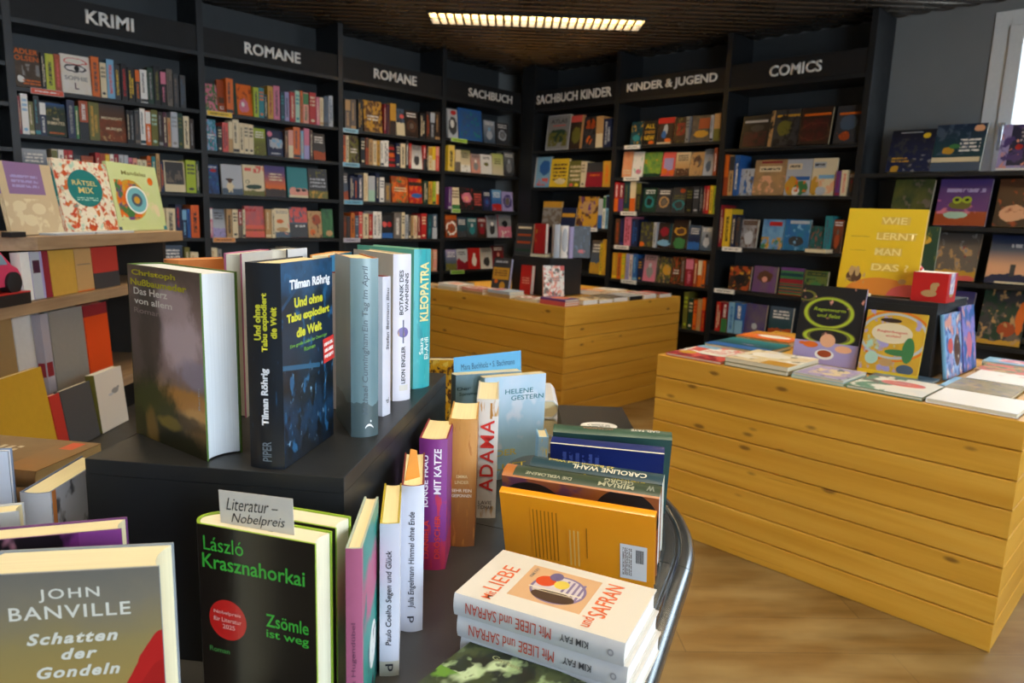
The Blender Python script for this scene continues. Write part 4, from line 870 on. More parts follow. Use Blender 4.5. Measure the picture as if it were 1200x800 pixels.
# ------------------------------------------------------------------ books as full objects
def arc_pts(t, bulge, n=8):
    """points from (0,-t/2) to (0,t/2) bulging towards -x"""
    if bulge < 1e-5: return [(0, -t / 2), (0, t / 2)]
    return [(-bulge * (1 - (2 * i / n - 1) ** 2), -t / 2 + t * i / n) for i in range(n + 1)]
EDGE_WHITE = None
def hero(name, label, w, h, t, M, front, spine=None, back=None, pages='e8d8ac', edge=None, hard=True, rnd=.14, group=None, texts=(), cat='book', concave=True, bands=()):
    r = empty(name, M); tag(r, label, cat, group)
    b = .0022 if hard else .0009; oh = .0016 if hard else .0002
    front = front if not isinstance(front, str) else plain(front, .35)
    spine = spine or front; back = back or front
    spine = spine if not isinstance(spine, str) else plain(spine, .35)
    back = back if not isinstance(back, str) else plain(back, .35)
    edge = edge if not isinstance(edge, str) else plain(edge, .45); edge = edge or front
    bul = rnd * t
    ao = arc_pts(t, bul); ai = [(x + b, y * (1 - 2 * b / t)) for x, y in ao]
    outer = [(w, -t / 2)] + ao + [(w, t / 2)]; inner = [(w, -t / 2 + b)] + ai + [(w, t / 2 - b)]
    m = MB(); n = len(outer)
    for i in range(n - 1):
        (x0, y0), (x1, y1) = outer[i], outer[i + 1]
        if i == 0: mi, ua, ub = 0, 1, 0
        elif i == n - 2: mi, ua, ub = 2, 1, 0
        else: mi, ua, ub = 1, 1 - (i - 1) / (n - 3), 1 - i / (n - 3)
        m.face([(x1, y1, 0), (x0, y0, 0), (x0, y0, h), (x1, y1, h)], [(ub, 0), (ua, 0), (ua, 1), (ub, 1)], mi)
        (a0, c0), (a1, c1) = inner[i], inner[i + 1]
        m.face([(a0, c0, 0), (a1, c1, 0), (a1, c1, h), (a0, c0, h)], None, 3)
        m.face([(x0, y0, h), (a0, c0, h), (a1, c1, h), (x1, y1, h)], None, 3)
        m.face([(x1, y1, 0), (a1, c1, 0), (a0, c0, 0), (x0, y0, 0)], None, 3)
    for i in (0, n - 1):
        (x0, y0), (a0, c0) = outer[i], inner[i]
        q = [(x0, y0, 0), (a0, c0, 0), (a0, c0, h), (x0, y0, h)]
        m.face(q if i == 0 else q[::-1], None, 3)
    cv = m.build('dust_jacket' if hard else 'cover', [front, spine, back, edge], r, smooth=True)
    # page block
    tp = t / 2 - b - .0002; pb = [(x + b + .0008, y * tp / (t / 2)) for x, y in ao]
    sag = .13 * t if (concave and hard) else 0
    fe = [(w - oh - sag * (1 - (2 * i / 8 - 1) ** 2), tp - 2 * tp * i / 8) for i in range(9)]
    loop = pb[::-1]                                   # from +y to -y on the spine side
    outl = loop + fe[::-1]                            # then -y -> +y on the fore edge
    m = MB(); m.prism(outl, oh, h - oh)
    m.build('page_block', pages_mat(pages), r, smooth=True)
    def place(face, u, v):
        if face == 'F': return frame((u * w, -t / 2 - .0004, v * h), (1, 0, 0), (0, 0, 1), (0, -1, 0))
        if face == 'B': return frame((w - u * w, t / 2 + .0004, v * h), (-1, 0, 0), (0, 0, 1), (0, 1, 0))
        y = t / 2 - u * t; x = -bul * (1 - (2 * y / t) ** 2) - .0006
        if face == 'S': return frame((x, y, v * h), (0, 0, 1), (0, 1, 0), (-1, 0, 0))      # reads upwards
        if face == 'T': return frame((x, y, v * h), (0, -1, 0), (0, 0, 1), (-1, 0, 0))     # reads across
    for tx in texts:
        face, body, u, v, tw, th, col = tx[:7]; kw = tx[7] if len(tx) > 7 else {}
        kw = dict(bold=.012, name='title') | kw
        W_, H_ = (tw * h, th * t) if face == 'S' else (tw * t, th * h) if face == 'T' else (tw * w, th * h)
        rot = kw.pop('rot', 0)
        P = place(face, u, v)
        if rot:
            P = P @ Matrix.Rotation(R(rot), 4, 'Z')
            if abs(rot) == 90: W_, H_ = tw * h, th * w
        lettering(body, plain(col, .4), cv, P, w=W_, h=H_, **kw)
    return r, cv, place
def rot_to(X, Y, Z, o): return frame(o, X, Y, Z)
def by_spine(bl, br, z0, bulge=0):
    """spine faces the viewer, base corners in pixels on height z0 -> (matrix, thickness)"""
    p0, p1 = onz(*bl, z0), onz(*br, z0); r = (p1 - p0); t = r.length; r.normalize()
    X = Vector((-r.y, r.x, 0)); Y = -r
    return frame((p0 + p1) / 2 + X * bulge, X, Y, ZUP), t
def by_front(bl, br, z0, t):
    p0, p1 = onz(*bl, z0), onz(*br, z0); X = p1 - p0; w = X.length; X.normalize(); Y = Vector((-X.y, X.x, 0))
    return frame(p0 + Y * t / 2, X, Y, ZUP), w
def lie(p, xdir, t, z0):
    """flat, front cover up; p = corner at spine/foot (world xy), xdir = direction spine -> fore edge"""
    X = Vector((xdir[0], xdir[1], 0)).normalized(); Z = Vector((-X.y, X.x, 0))
    return frame((p[0], p[1], z0 + t / 2), X, Vector((0, 0, -1)), Z)
def flat_book(name, label, p, xdir, w, h, t, z0, front, spine, pages='e6dcc0', group=None):
    o = book_mesh(name, w, h, t, front, spine, pages_mat(pages)); o.matrix_world = lie(p, xdir, t, z0)
    tag(o, label, 'book', group); return o

# ------------------------------------------------------------------ black risers on the plank tables
def riser(x0, y0, x1, y1, z0, h, label, name='display_riser', th=.016, M=None):
    r = empty(name, Matrix.Translation((x0, y0, z0)) if M is None else M); tag(r, label, 'riser'); a, b = x1 - x0, y1 - y0
    m = MB(); m.box(0, 0, h - th, a, b, h); m.build('top_panel', BLACK, r, bevel=.001)
    for q in ((0, 0, a, th), (0, b - th, a, b), (0, th, th, b - th), (a - th, th, a, b - th)):
        m = MB(); m.box(q[0], q[1], 0, q[2], q[3], h - th); m.build('side_panel', BLACK, r)
    return r
CRX, CRY, CRT = 3.62, 3.24, .985
riser(CRX, CRY, CRX + .34, CRY + .36, TB, CRT - TB, 'black cube riser in the centre of the middle plank table')
KX, KY, KT = 2.86, .70, 1.0
riser(KX, KY, KX + .40, KY + .40, TB, KT - TB, "black cube riser standing on the children's plank table")

# ------------------------------------------------------------------ stacks on the middle plank table
g = 'flat books on the middle plank table'
def stack(prefix, p, xdir, w, h, items, z0, grp, name='hardcover_book'):
    z = z0
    for i, (t, fr, sp, lab) in enumerate(items):
        dx, dy = rb.uniform(-.004, .004), rb.uniform(-.004, .004)
        flat_book(name, lab, (p[0] + dx, p[1] + dy), xdir, w, h, t, z, fr, sp, group=grp); z += t + .0004
FX = 3.285
# along the left front edge (spines towards -x), from the far left to the corner; xdir = +X so spine faces -X; Z dir = +Y
def fl(y, w, h, items, x=FX): stack('', (x, y), (1, 0), w, h, items, TB, g)
fl(4.05, .13, .20, [(.016, cover('tan', [('t', .2, .8, .3, .7, 'cream', 3)]), plain('cream'), 'thin tan paperback at the far left end of the middle table')])
fl(3.80, .15, .22, [(.022, plain('tan'), plain('cream'), 'cream hardcover under the white one at the left of the middle table'), (.020, cover('white', [('e', .5, .5, .35, .3, 'salmon'), ('n', 5, .6, 'coral')]), plain('white'), 'white book with salmon picture, left part of the middle table edge')])
fl(3.54, .15, .21, [(.018, plain('cream'), plain('tan'), 'cream book below the red-patterned one on the middle table'), (.018, cover('white', [('n', 5, .5, 'red'), ('t', .2, .8, .6, .9, 'rust', 2)]), plain('salmon'), 'white book with red pattern lying near the middle of the left table edge')])
fl(3.28, .14, .21, [(.024, plain('cream'), plain('tan'), 'thick cream book under the pale blue one on the middle table'), (.02, cover('silver', [('n', 4, .5, 'sky'), ('r', .1, .9, .6, .9, 'red')]), plain('silver'), 'pale blue and red book lying on a cream one, middle table')])
fl(3.03, .14, .20, [(.02, cover('white', [('n', 4, .5, 'rust')]), plain('cream'), 'white book with rust blotches left of the purple stack')])
fl(2.805, .135, .205, [(.014, plain('coral'), plain('coral'), 'red paperback at the bottom of the stack on the middle table corner'), (.013, plain('orange'), plain('coral'), 'second paperback of the corner stack, coral spine'),
   (.014, cover('purple', [('e', .5, .5, .42, .3, 'orange')]), plain('purple'), 'purple book with orange oval on top of the corner stack')])
# along the right front edge (fore edges towards -y)
def fr_(x, h, w, items, y=2.80): stack('', (x + w, y), (0, 1), h, w, items, TB, g)
fr_(3.46, .20, .14, [(.028, cover('gold', [('n', 4, .5, 'cream'), ('n', 5, .6, 'rust')]), plain('white'), 'yellow-brown patterned book with white edge right of the purple stack')])
fr_(3.62, .20, .14, [(.020, cover('cream', [('n', 4, .5, 'brown'), ('t', .2, .8, .6, .9, 'dkgrey', 2)]), plain('white'), 'cream and brown book, second along the right table edge')])
fr_(3.78, .21, .15, [(.026, cover('dkgrey', [('n', 4, .5, 'taupe'), ('t', .2, .8, .6, .9, 'cream', 2)]), plain('white'), 'dark grey book with white edge along the right side of the middle table')])
fr_(3.95, .21, .15, [(.026, cover('silver', [('n', 4, .55, 'dkgrey')]), plain('black'), 'grey speckled book with black spine on the right side of the middle table')])
fr_(4.12, .21, .15, [(.030, cover('white', [('r', 0, 1, .35, .75, 'red'), ('n', 5, .6, 'dkgrey')]), plain('white'), 'white book with a red band near the right end of the middle table')])
fr_(4.30, .21, .15, [(.024, cover('dkbrown', [('n', 4, .5, 'coral')]), plain('white'), 'dark book with coral blotches at the right end of the middle table')])
def bk(x, y, w, h, t, fr, lab, ang=0, z=TB):
    a = R(ang); flat_book('hardcover_book', lab, (x, y), (math.cos(a), math.sin(a)), w, h, t, z, fr, plain('white'), group=g)
bk(4.02, 3.10, .14, .21, .03, cover('cream', [('n', 4, .5, 'orange'), ('t', .1, .9, .6, .9, 'rust', 2)]), 'cream and orange book lying behind, right of the black riser', 20)
bk(4.24, 3.12, .14, .21, .022, cover('white', [('t', .2, .8, .4, .8, 'grey', 3)]), 'white book lying at the back right of the middle table', 5)
bk(4.02, 3.36, .14, .21, .02, plain('olive'), 'olive book lying behind the black riser on the middle table', 15)
bk(3.47, 3.95, .13, .20, .03, cover('dkgrey', [('t', .2, .8, .3, .7, 'cream', 2)]), 'dark book lying behind the white one on the left of the middle table', 8)
# books leaning on and standing on the riser
def leaning(name, label, o, xdir, w, h, t, tilt, front, spine='white', pages='e6dcc0', grp=None, **kw):
    """front cover towards the viewer, bottom front edge starting at o, leaning back by tilt degrees"""
    X = Vector((*xdir, 0)).normalized(); Y = Vector((-X.y, X.x, 0)); a = R(tilt)
    Z = ZUP * math.cos(a) + Y * math.sin(a); Yt = Z.cross(X)
    M = frame(Vector(o) + Yt * (t / 2) + ZUP * (t * math.sin(a) + .0004), X, Yt, Z)
    return hero(name, label, w, h, t, M, front, spine, pages=pages, group=grp, **kw)
g2 = 'books displayed around the black riser'
leaning('hardcover_book', 'red book with white page edge leaning against the left face of the centre riser', (CRX - .056, CRY + .225, TB), (.03, -1), .10, .20, .035, 4, cover('red', [('t', .15, .85, .35, .6, 'salmon', 3)]), 'crimson', grp=g2, pages='ece6d8')
leaning('softcover_book', 'pale book with sketched map drawing leaning at the corner of the black riser', (CRX - .10, CRY - .045, TB), (.85, -.52), .145, .215, .02, 8, cover('white', [('n', 4, .52, 'salmon'), ('n', 6, .56, 'taupe'), ('n', 7, .6, 'coral'), ('t', .2, .8, .5, .64, 'grey', 2), ('r', .8, 1, .85, 1, 'coral')]), 'salmon', grp=g2, hard=False)
leaning('hardcover_book', 'bright blue book leaning on the right side of the centre riser', (CRX + .352, CRY + .20, TB), (.12, -.99), .13, .255, .028, 0, cover('blue', [('g', 0, 1.5, 'sky')]), 'blue', grp=g2)
leaning('hardcover_book', 'dark book with orange-yellow label leaning left of the centre riser', (CRX - .115, CRY + .455, TB), (.22, -.97), .145, .235, .03, 10,
        cover('dkgrey', [('r', .02, .96, .36, .72, 'gold'), ('t', .1, .85, .45, .66, 'brown', 3), ('e', .62, .17, .16, .12, 'gold'), ('t', .1, .8, .84, .95, 'silver', 1), ('e', .25, .3, .1, .06, 'orange')]), 'silver', grp=g2, pages='b8bcd8')
leaning('hardcover_book', 'dark book with orange and cream stripes leaning on top left of the centre riser', (CRX + .006, CRY + .352, CRT), (.25, -.97), .135, .225, .03, 9,
        cover('dkgrey', [('r', .1, .9, .83, .9, 'cream'), ('r', .1, .9, .60, .67, 'rust'), ('r', .1, .9, .37, .44, 'rust'), ('r', .05, .95, .12, .2, 'dkgreen')]), 'grey', grp=g2)
flat_book('hardcover_book', 'cream book lying flat on the centre riser under the tall red one', (CRX + .008, CRY + .195, 0)[:2], (.3, -.95), .12, .145, .024, CRT, plain('taupe'), plain('cream'), 'e6d8b4', g2)
def upright_on(o, xdir, w, h, t, front, spine, lab, pages='ece6d8', name='hardcover_book'):
    X = Vector((*xdir, 0)).normalized(); Y = Vector((-X.y, X.x, 0))
    return hero(name, lab, w, h, t, frame(o, X, Y, ZUP), front, spine, group=g2, pages=pages)
upright_on((CRX + .055, CRY + .19, CRT + .0245), (.12, -.99), .095, .205, .035, cover('red', [('n', 4, .6, 'gold', .1, .9, .3, .8), ('d', 3, 'crimson', .5)]), 'red', 'tall red book standing on a cream one on top of the centre riser')
for k, (dx, t_, c, sh, lb) in enumerate([(.0, .042, 'silver', (), 'thick white book standing in the middle of the centre riser top'), (.048, .05, 'white', (('e', .5, .55, .42, .36, 'silver'), ('n', 5, .6, 'slate', 0, 1, .1, .4)), 'white book spine with a grey figure on top of the centre riser'),
                                      (.104, .03, 'lavender', (), 'pale grey book standing third on the centre riser top')]):
    X = Vector((.66, .75, 0)).normalized(); Y = Vector((-X.y, X.x, 0)); rgt = -Y
    o = Vector((CRX + .085, CRY + .045, CRT)) + rgt * (dx + t_ / 2)
    hero('hardcover_book', lb, .13, .228 - .006 * k, t_, frame(o, X, Y, ZUP), plain(c), cover(c, list(sh)), group=g2, pages='ece6d8', rnd=.08)
leaning('hardcover_book', 'black book with a red spot standing at the right end of the centre riser top', (CRX + .238, CRY + .004, CRT), (.78, -.62), .125, .22, .025, 5, cover('dkgrey', [('d', 4, 'black', .8), ('e', .5, .2, .22, .06, 'coral'), ('n', 5, .6, 'slate')]), 'black', grp=g2)

# ------------------------------------------------------------------ children's books on the right plank table
g3 = "flat picture books on the children's table"
def kid(y1, y0, x0, x1, t, z, front, edge, lab, n=1):
    # front cover up, text readable from the front: x direction = -Y
    flat_book('picture_book', lab, (x0, y1), (0, -1), y1 - y0, x1 - x0, t, z, front, plain(edge), group=g3)
kid(1.545, 1.305, 2.452, 2.74, .010, TB, cover('white', [('r', 0, 1, 0, .34, 'crimson'), ('n', 4, .5, 'coral'), ('e', .2, .3, .15, .12, 'gold'), ('r', .3, .8, .45, .75, 'white'), ('r', 0, .4, .8, 1, 'sky'), ('t', .35, .75, .5, .7, 'coral', 2)]), 'slate', 'red and white picture book at the front left corner of the right table')
kid(1.29, 1.045, 2.456, 2.73, .016, TB, plain('olive'), 'dkgreen', 'dark green picture book at the bottom of the front stack on the right table')
kid(1.288, 1.043, 2.458, 2.73, .016, TB + .0164, cover('cream', [('n', 3, .55, 'white'), ('n', 5, .62, 'olive'), ('r', .55, 1, 0, .3, 'gold'), ('e', .4, .65, .3, .2, 'white')]), 'dkgreen', 'cream and white picture book on top of the front stack, right table')
kid(1.03, .85, 2.458, 2.68, .010, TB, plain('mint'), 'mint', 'mint picture book under the grey-blue one at the front of the right table')
kid(1.028, .852, 2.46, 2.68, .010, TB + .0104, cover('silver', [('r', .05, .95, .05, .95, 'lavender'), ('n', 4, .5, 'cream', .2, .9, .2, .8), ('n', 6, .6, 'slate')]), 'sky', 'grey-blue picture book in front of the black worm book, right table')
kid(.84, .61, 2.455, 2.72, .012, TB, cover('white', [('n', 4, .52, 'green', 0, .5, 0, 1), ('n', 5, .55, 'brown', 0, .4, .3, 1), ('e', .55, .62, .3, .16, 'coral'), ('t', .4, .7, .58, .66, 'salmon', 1), ('d', 4, 'sky', .3)]), 'olive', 'white picture book with a coral oval in front of the yellow book')
kid(.60, .36, 2.456, 2.68, .014, TB, cover('white', [('t', .3, .7, .4, .5, 'white', 1)]), 'olive', 'plain white picture book lying at the right front corner of the right table')
kid(1.55, 1.28, 2.76, 3.02, .018, TB, cover('dkteal', [('g', .2, 1.1, 'teal'), ('r', 0, 1, 0, .3, 'blue'), ('n', 5, .62, 'lavender', .4, 1, 0, .5)]), 'slate', 'teal and blue picture book behind the red and white one, right table')
kid(1.55, 1.30, 3.04, 3.26, .026, TB, cover('orange', [('g', 0, 1.3, 'gold'), ('e', .55, .45, .3, .18, 'white'), ('o', .55, .45, .36, .22, 'coral', .15)]), 'dkbrown', 'orange picture book with a white oval at the back left of the right table')
kid(1.26, 1.12, 3.05, 3.25, .026, TB, cover('cream', [('n', 4, .5, 'green'), ('n', 5, .6, 'coral')]), 'cream', 'thick cream and green book left of the black riser on the right table')
kid(1.26, 1.125, 3.06, 3.25, .022, TB + .0264, cover('cream', [('n', 4, .5, 'coral'), ('n', 5, .6, 'olive')]), 'cream', 'coral-patterned book on top of the thick cream and green one')
kid(.63, .42, 2.70, 2.93, .012, TB, cover('olive', [('d', 4, 'tan', .8), ('n', 5, .6, 'taupe'), ('r', 0, .1, 0, 1, 'sky')]), 'sky', 'olive picture book behind the plain white one, right table')
kid(.60, .38, 2.94, 3.16, .014, TB, cover('white', [('n', 4, .6, 'salmon', .3, 1, .5, 1)]), 'silver', 'white picture book in the third row at the right end of the right table')
kid(.62, .38, 3.17, 3.36, .012, TB, cover('green', [('n', 4, .5, 'coral'), ('n', 5, .55, 'tan')]), 'green', 'green and coral picture book near the back right of the right table')
kid(.64, .40, 3.37, 3.50, .018, TB, cover('sky', [('r', .2, .9, .3, .9, 'pink'), ('n', 5, .6, 'white')]), 'sky', 'pale blue and pink picture book at the back right of the right table')
kid(.85, .66, 2.735, 2.85, .008, TB, cover('slate', [('d', 4, 'sky', .8)]), 'blue', 'blue-grey picture book half hidden by the yellow book')

g4 = "picture books displayed on the black riser of the children's table"
worm = cover('black', [('o', .47, .66, .40, .21, 'olive', .22), ('o', .47, .66, .385, .195, 'lime', .12), ('o', .52, .36, .42, .115, 'olive', .3), ('o', .52, .36, .40, .10, 'lime', .14), ('o', .08, .86, .16, .07, 'olive', .3),
                        ('r', .0, 1, 0, .285, 'lavender'), ('e', .52, .355, .10, .075, 'dkbrown'), ('e', .52, .31, .12, .085, 'peach'), ('e', .26, .24, .12, .04, 'orange'), ('e', .78, .22, .13, .045, 'peach'), ('e', .5, .13, .15, .065, 'white'), ('e', .5, .14, .11, .045, 'rust'), ('e', .13, .25, .06, .02, 'orange'),
                        ('n', 9, .68, 'salmon', 0, 1, .3, 1)])
leaning('picture_book', 'black picture book with a lime green looping worm leaning on the riser', (2.768, 1.165, TB), (.10, -.99), .235, .305, .014, 10, worm, 'black', grp=g4,
        texts=[('F', 'Regenwurm', .48, .695, .5, .055, 'lime', dict(shear=.2)), ('F', 'und Salat', .48, .625, .36, .045, 'lime', dict(shear=.2))])
yel = cover('gold', [('d', 3, 'yellow', .6), ('o', .5, .62, .62, .4, 'orange', .06), ('o', .5, .62, .57, .36, 'silver', .09), ('n', 5, .58, 'lavender'), ('n', 4, .62, 'mint', 0, .6, 0, .6), ('e', .47, .66, .34, .16, 'cream'), ('e', .42, .86, .18, .035, 'dkbrown'), ('e', .78, .42, .1, .2, 'green'), ('e', .62, .37, .22, .05, 'green'),
                       ('e', .2, .25, .11, .1, 'mint'), ('e', .45, .2, .12, .06, 'tan'), ('e', .78, .12, .14, .08, 'slate'), ('r', 0, 1, 0, .06, 'yellow')])
leaning('picture_book', 'yellow picture book with rainbow and animals leaning on the riser front', (2.765, .915, TB), (.06, -1), .20, .235, .014, 14, yel, 'gold', grp=g4, texts=[('F', 'Regenbogen', .47, .68, .5, .05, 'coral'), ('F', 'wohin?', .5, .62, .26, .04, 'coral')])
big = cover('e0b21c', [('g', 0, 1.4, 'e8c12a'), ('e', .55, .0, .45, .2, 'd9812c'), ('e', .95, .0, .3, .14, 'coral'), ('e', .2, .2, .1, .07, 'brown'), ('n', 8, .56, 'tan', .1, .35, .12, .32), ('e', .16, .26, .03, .06, 'tan'), ('e', .24, .26, .03, .06, 'tan'), ('t', .08, .32, .66, .68, 'b8922a', 1), ('t', .1, .3, .5, .515, 'b8922a', 1), ('r', .44, .80, .815, .905, 'd9b04a'), ('r', .41, .90, .635, .725, 'd9b04a'), ('r', .42, .76, .455, .545, 'd9b04a'), ('r', .40, .72, .275, .365, 'd9b04a'), ('e', .82, .17, .05, .03, 'tan')])
leaning('picture_book', 'large yellow picture book standing on top of the black riser', (KX + .03, KY + .37, KT), (.12, -.99), .275, .335, .022, 14, big, 'e0b21c', grp=g4,
        texts=[('F', 'WIE', .6, .86, .32, .08, 'efd27a', dict(bold=.02)), ('F', 'LERNT', .66, .68, .5, .08, 'efd27a', dict(bold=.02)), ('F', 'MAN', .58, .50, .32, .08, 'efd27a', dict(bold=.02)), ('F', 'DAS ?', .64, .32, .46, .08, 'efd27a', dict(bold=.02))])
# books hanging on the right flank of the riser
blu = cover('8fb4e0', [('n', 4, .5, 'blue'), ('n', 5, .56, 'lavender'), ('n', 4, .6, 'salmon'), ('e', .7, .4, .2, .25, 'brown'), ('n', 6, .62, 'white'), ('e', .3, .5, .15, .12, 'coral')])
vio = cover('8d86d0', [('n', 4, .5, 'blue'), ('n', 5, .58, 'lavender'), ('n', 5, .6, 'salmon'), ('e', .5, .4, .2, .2, 'pink')])
leaning('picture_book', 'light blue picture book leaning on the right side of the black riser', (KX + .02, KY - .055, TB), (1, -.02), .20, .235, .014, 9, blu, 'sky', grp=g4)
leaning('picture_book', 'violet picture book leaning behind the light blue one, right side of the riser', (KX + .235, KY - .06, TB), (1, -.02), .17, .25, .014, 9, vio, 'violet', grp=g4)
# small things on the riser
def card_box(name, lab, o, ang, a, b, h, c_side, c_top):
    r = empty(name, Matrix.Translation(o) @ Matrix.Rotation(R(ang), 4, 'Z')); tag(r, lab, 'box')
    m = MB(); th = .0015
    m.box(0, 0, 0, a, b, th)
    for q in ((0, 0, a, th), (0, b - th, a, b), (0, th, th, b - th), (a - th, th, a, b - th)): m.box(q[0], q[1], th, q[2], q[3], h)
    m.build('box_body', [c_side], r); return r
redp = cover('c81f1c', [('e', .5, .28, .22, .12, 'tan'), ('e', .62, .5, .1, .16, 'tan'), ('e', .7, .6, .07, .07, 'tan')], name='red_card', seed=2)
r = card_box('card_box', 'red open card box with a small beige animal on top of the black riser', (KX + .02, KY + .098, KT + .0003), -90, .115, .12, .105, redp, None)
m = MB(); m.box(.003, .003, 0.10, .112, .117, .1055); m.build('card_filling', plain('white'), r)
m = MB(); m.box(.1151, .03, .03, .1158, .085, .1045); m.build('white_label', cover('white', [('n', 4, .5, 'lavender')]), r)
r = empty('paper_bag', Matrix.Translation((KX + .16, KY + .15, KT + .0003)) @ Matrix.Rotation(R(-80), 4, 'Z')); tag(r, 'red and white crumpled paper bag behind the red card box', 'bag')
m = MB(); n = 10
for i in range(n):
    a0, a1 = i / n * 6.283, (i + 1) / n * 6.283; zs = [0, .06, .11, .135, .17]; rs = [.045, .05, .046, .022, .012 + .012 * (i % 2)]
    for j in range(4):
        q = [(rs[j] * math.cos(a), rs[j] * math.sin(a) * .8, zs[j]) for a in (a0, a1)] + [(rs[j + 1] * math.cos(a), rs[j + 1] * math.sin(a) * .8, zs[j + 1]) for a in (a1, a0)]
        m.face(q, [(i / n, j / 4), ((i + 1) / n, j / 4), ((i + 1) / n, (j + 1) / 4), (i / n, (j + 1) / 4)])
m.build('bag_body', cover('d3271f', [('r', 0, 1, .72, 1, 'white'), ('n', 5, .55, 'white'), ('r', .55, .7, 0, 1, 'white')], seed=4), r, smooth=True)
leaning('picture_book', 'dark green book standing behind the big yellow one on the riser', (KX + .25, KY + .175, KT), (.1, -.99), .08, .27, .02, 6, cover('dkgreen', [('e', .4, .8, .3, .06, 'gold'), ('n', 5, .6, 'olive')]), 'dkgreen', grp=g4)
m = MB(); m.box(0, -.012, 0, .11, .012, .012)
o = m.build('marker_pen', plain('cream', .3), None, bevel=.004); o.matrix_world = Matrix.Translation((KX + .012, KY + .345, KT)) @ Matrix.Rotation(R(-90), 4, 'Z')
tag(o, 'cream pen lying at the front edge of the black riser under the big yellow book', 'pen')
# a stack on the shelf of the comics bay lies flat
flat_book('comic_book', 'cream-edged comic lying flat on the third shelf of the COMICS bay', (XW - .105, onx(951, 290, XW).y - .14, 0)[:2], (1, 0), .132, .14, .024, 1.0805, plain('cream'), plain('cream'), 'e8d8b8')
# ------------------------------------------------------------------ wooden display stand at the left
def m_oak():
    t = NT('grey_oak'); tc = t.new('ShaderNodeTexCoord')
    g = t.noise(t.vmath('MULTIPLY', tc.outputs['Object'], (3.0, 40.0, 40.0)), 1.0, 4, rough=.6)
    return t.out(t.ramp(g, [(.3, '8a6d4f'), (.7, 'a98b68')]), .5, bump=g, bstr=.1)
OAK = m_oak()
SP = Vector((.535, 2.60, 0)); SD = Vector((.705, .709, 0)).normalized(); SN = Vector((-SD.y, SD.x, 0))   # along the edge; SN = away from the viewer
SM = frame(SP, SD, SN, ZUP)
ZB1, ZB2, ZB3 = 1.142, onp(100, 343, SP, SN).z, onp(100, 343, SP, SN).z - .345
stand = empty('display_stand', SM); tag(stand, 'oak display stand with notebooks at the left edge of the photo', 'display stand')
def board(z, poly, th=.042):
    m = MB(); m.prism(poly, z - th, z); m.build('shelf_board', OAK, stand, bevel=.0015)
EX = .99
board(ZB1, [(0, 0), (EX, 0), (EX, .34), (-.42, .34), (-.42, .28)])
board(ZB2, [(-.42, 0), (EX - .06, 0), (EX - .06, .32), (-.42, .32)], .036)
board(ZB3, [(-.42, 0), (EX - .06, 0), (EX - .06, .32), (-.42, .32)], .036)
m = MB(); m.box(EX - .085, .05, 0, EX - .06, .32, ZB1 - .042); m.build('side_panel', m_blackwood((.035, .028, .022), .5, 'dark_brown_board'), stand)
m = MB(); m.box(-.42, .30, 0, EX - .085, .32, ZB1 - .042); m.build('back_panel', m_blackwood((.02, .018, .016), .5, 'dark_back_board'), stand)
m = MB(); m.box(-.42, .02, 0, -.395, .30, ZB1 - .042); m.build('side_panel', OAK, stand)
def stand_s(u, v): 
    p = onp(u, v, SP + SN * .02, SN); return (p - SP).dot(SD), p.z
def notebook(u0, u1, v0, vbot, zb, t, front, label, tilt=3, setb=.02, text=None, spine=None, pages='e8e0cc', clampz=None):
    p = onp((u0 + u1) / 2, v0, SP + SN * setb, SN)
    a = (onp(u0, (v0 + vbot) / 2, SP + SN * setb, SN) - SP).dot(SD); b = (onp(u1, (v0 + vbot) / 2, SP + SN * setb, SN) - SP).dot(SD)
    h = min(p.z - zb, clampz or 9)
    return leaning('notebook', label, SP + SD * (a + .001) + SN * setb + ZUP * zb, SD[:2], b - a - .003, h, t, tilt, front, spine or front, pages=pages, grp='notebooks on the oak stand', rnd=.05, cat='notebook')
b2 = .148
notebook(27, 38.5, 287, 350, ZB2, .03, plain('white'), 'slim white notebook at the left of the upper oak shelf', clampz=b2)
notebook(38.5, 53, 287, 350, ZB2, .03, cover('silver', [('r', .15, .75, .55, .82, 'plum'), ('r', .8, 1, 0, 1, 'lavender')]), 'grey notebook with a dark square label on the upper oak shelf', clampz=b2)
notebook(53, 60.5, 287, 350, ZB2, .03, plain('crimson'), 'dark red notebook spine between grey and ochre on the oak stand', clampz=b2)
notebook(60.5, 90, 285, 345, ZB2, .022, plain('c79a3c'), 'ochre yellow notebook on the upper oak shelf', clampz=b2)
notebook(90, 110, 285, 342, ZB2, .022, cover('tan', [('r', .1, .9, .62, .64, 'taupe'), ('r', 0, 1, 0, .03, 'orange')]), 'tan notebook right of the ochre one on the oak stand', clampz=b2)
notebook(110, 140, 284, 338, ZB2, .022, cover('b3352c', [('r', 0, 1, 0, .38, 'dkgrey')]), 'red notebook with dark grey lower third on the oak stand', clampz=b2)
b3 = .300
notebook(-14, 22, 372, 440, ZB3, .03, plain('a58452'), 'tan-brown notebook at the left edge on the lower oak shelf', clampz=b3, setb=.05)
notebook(22.5, 54, 370, 440, ZB3, .03, plain('ddd8d0'), 'large white notebook on the lower oak shelf', clampz=b3, setb=.05)
notebook(54.5, 64, 368, 440, ZB3, .028, cover('aaa4ae', [('r', .1, .9, .30, .46, 'crimson')]), 'narrow lavender notebook with dark red label on the oak stand', clampz=b3)
notebook(64.5, 104, 362, 440, ZB3, .028, plain('8e8982'), 'large taupe grey notebook on the lower oak shelf', clampz=b3)
notebook(104.5, 132, 356, 440, ZB3, .028, cover('e04a18', [('r', 0, 1, .86, 1, 'crimson')]), 'bright orange-red notebook on the lower oak shelf', clampz=b3)
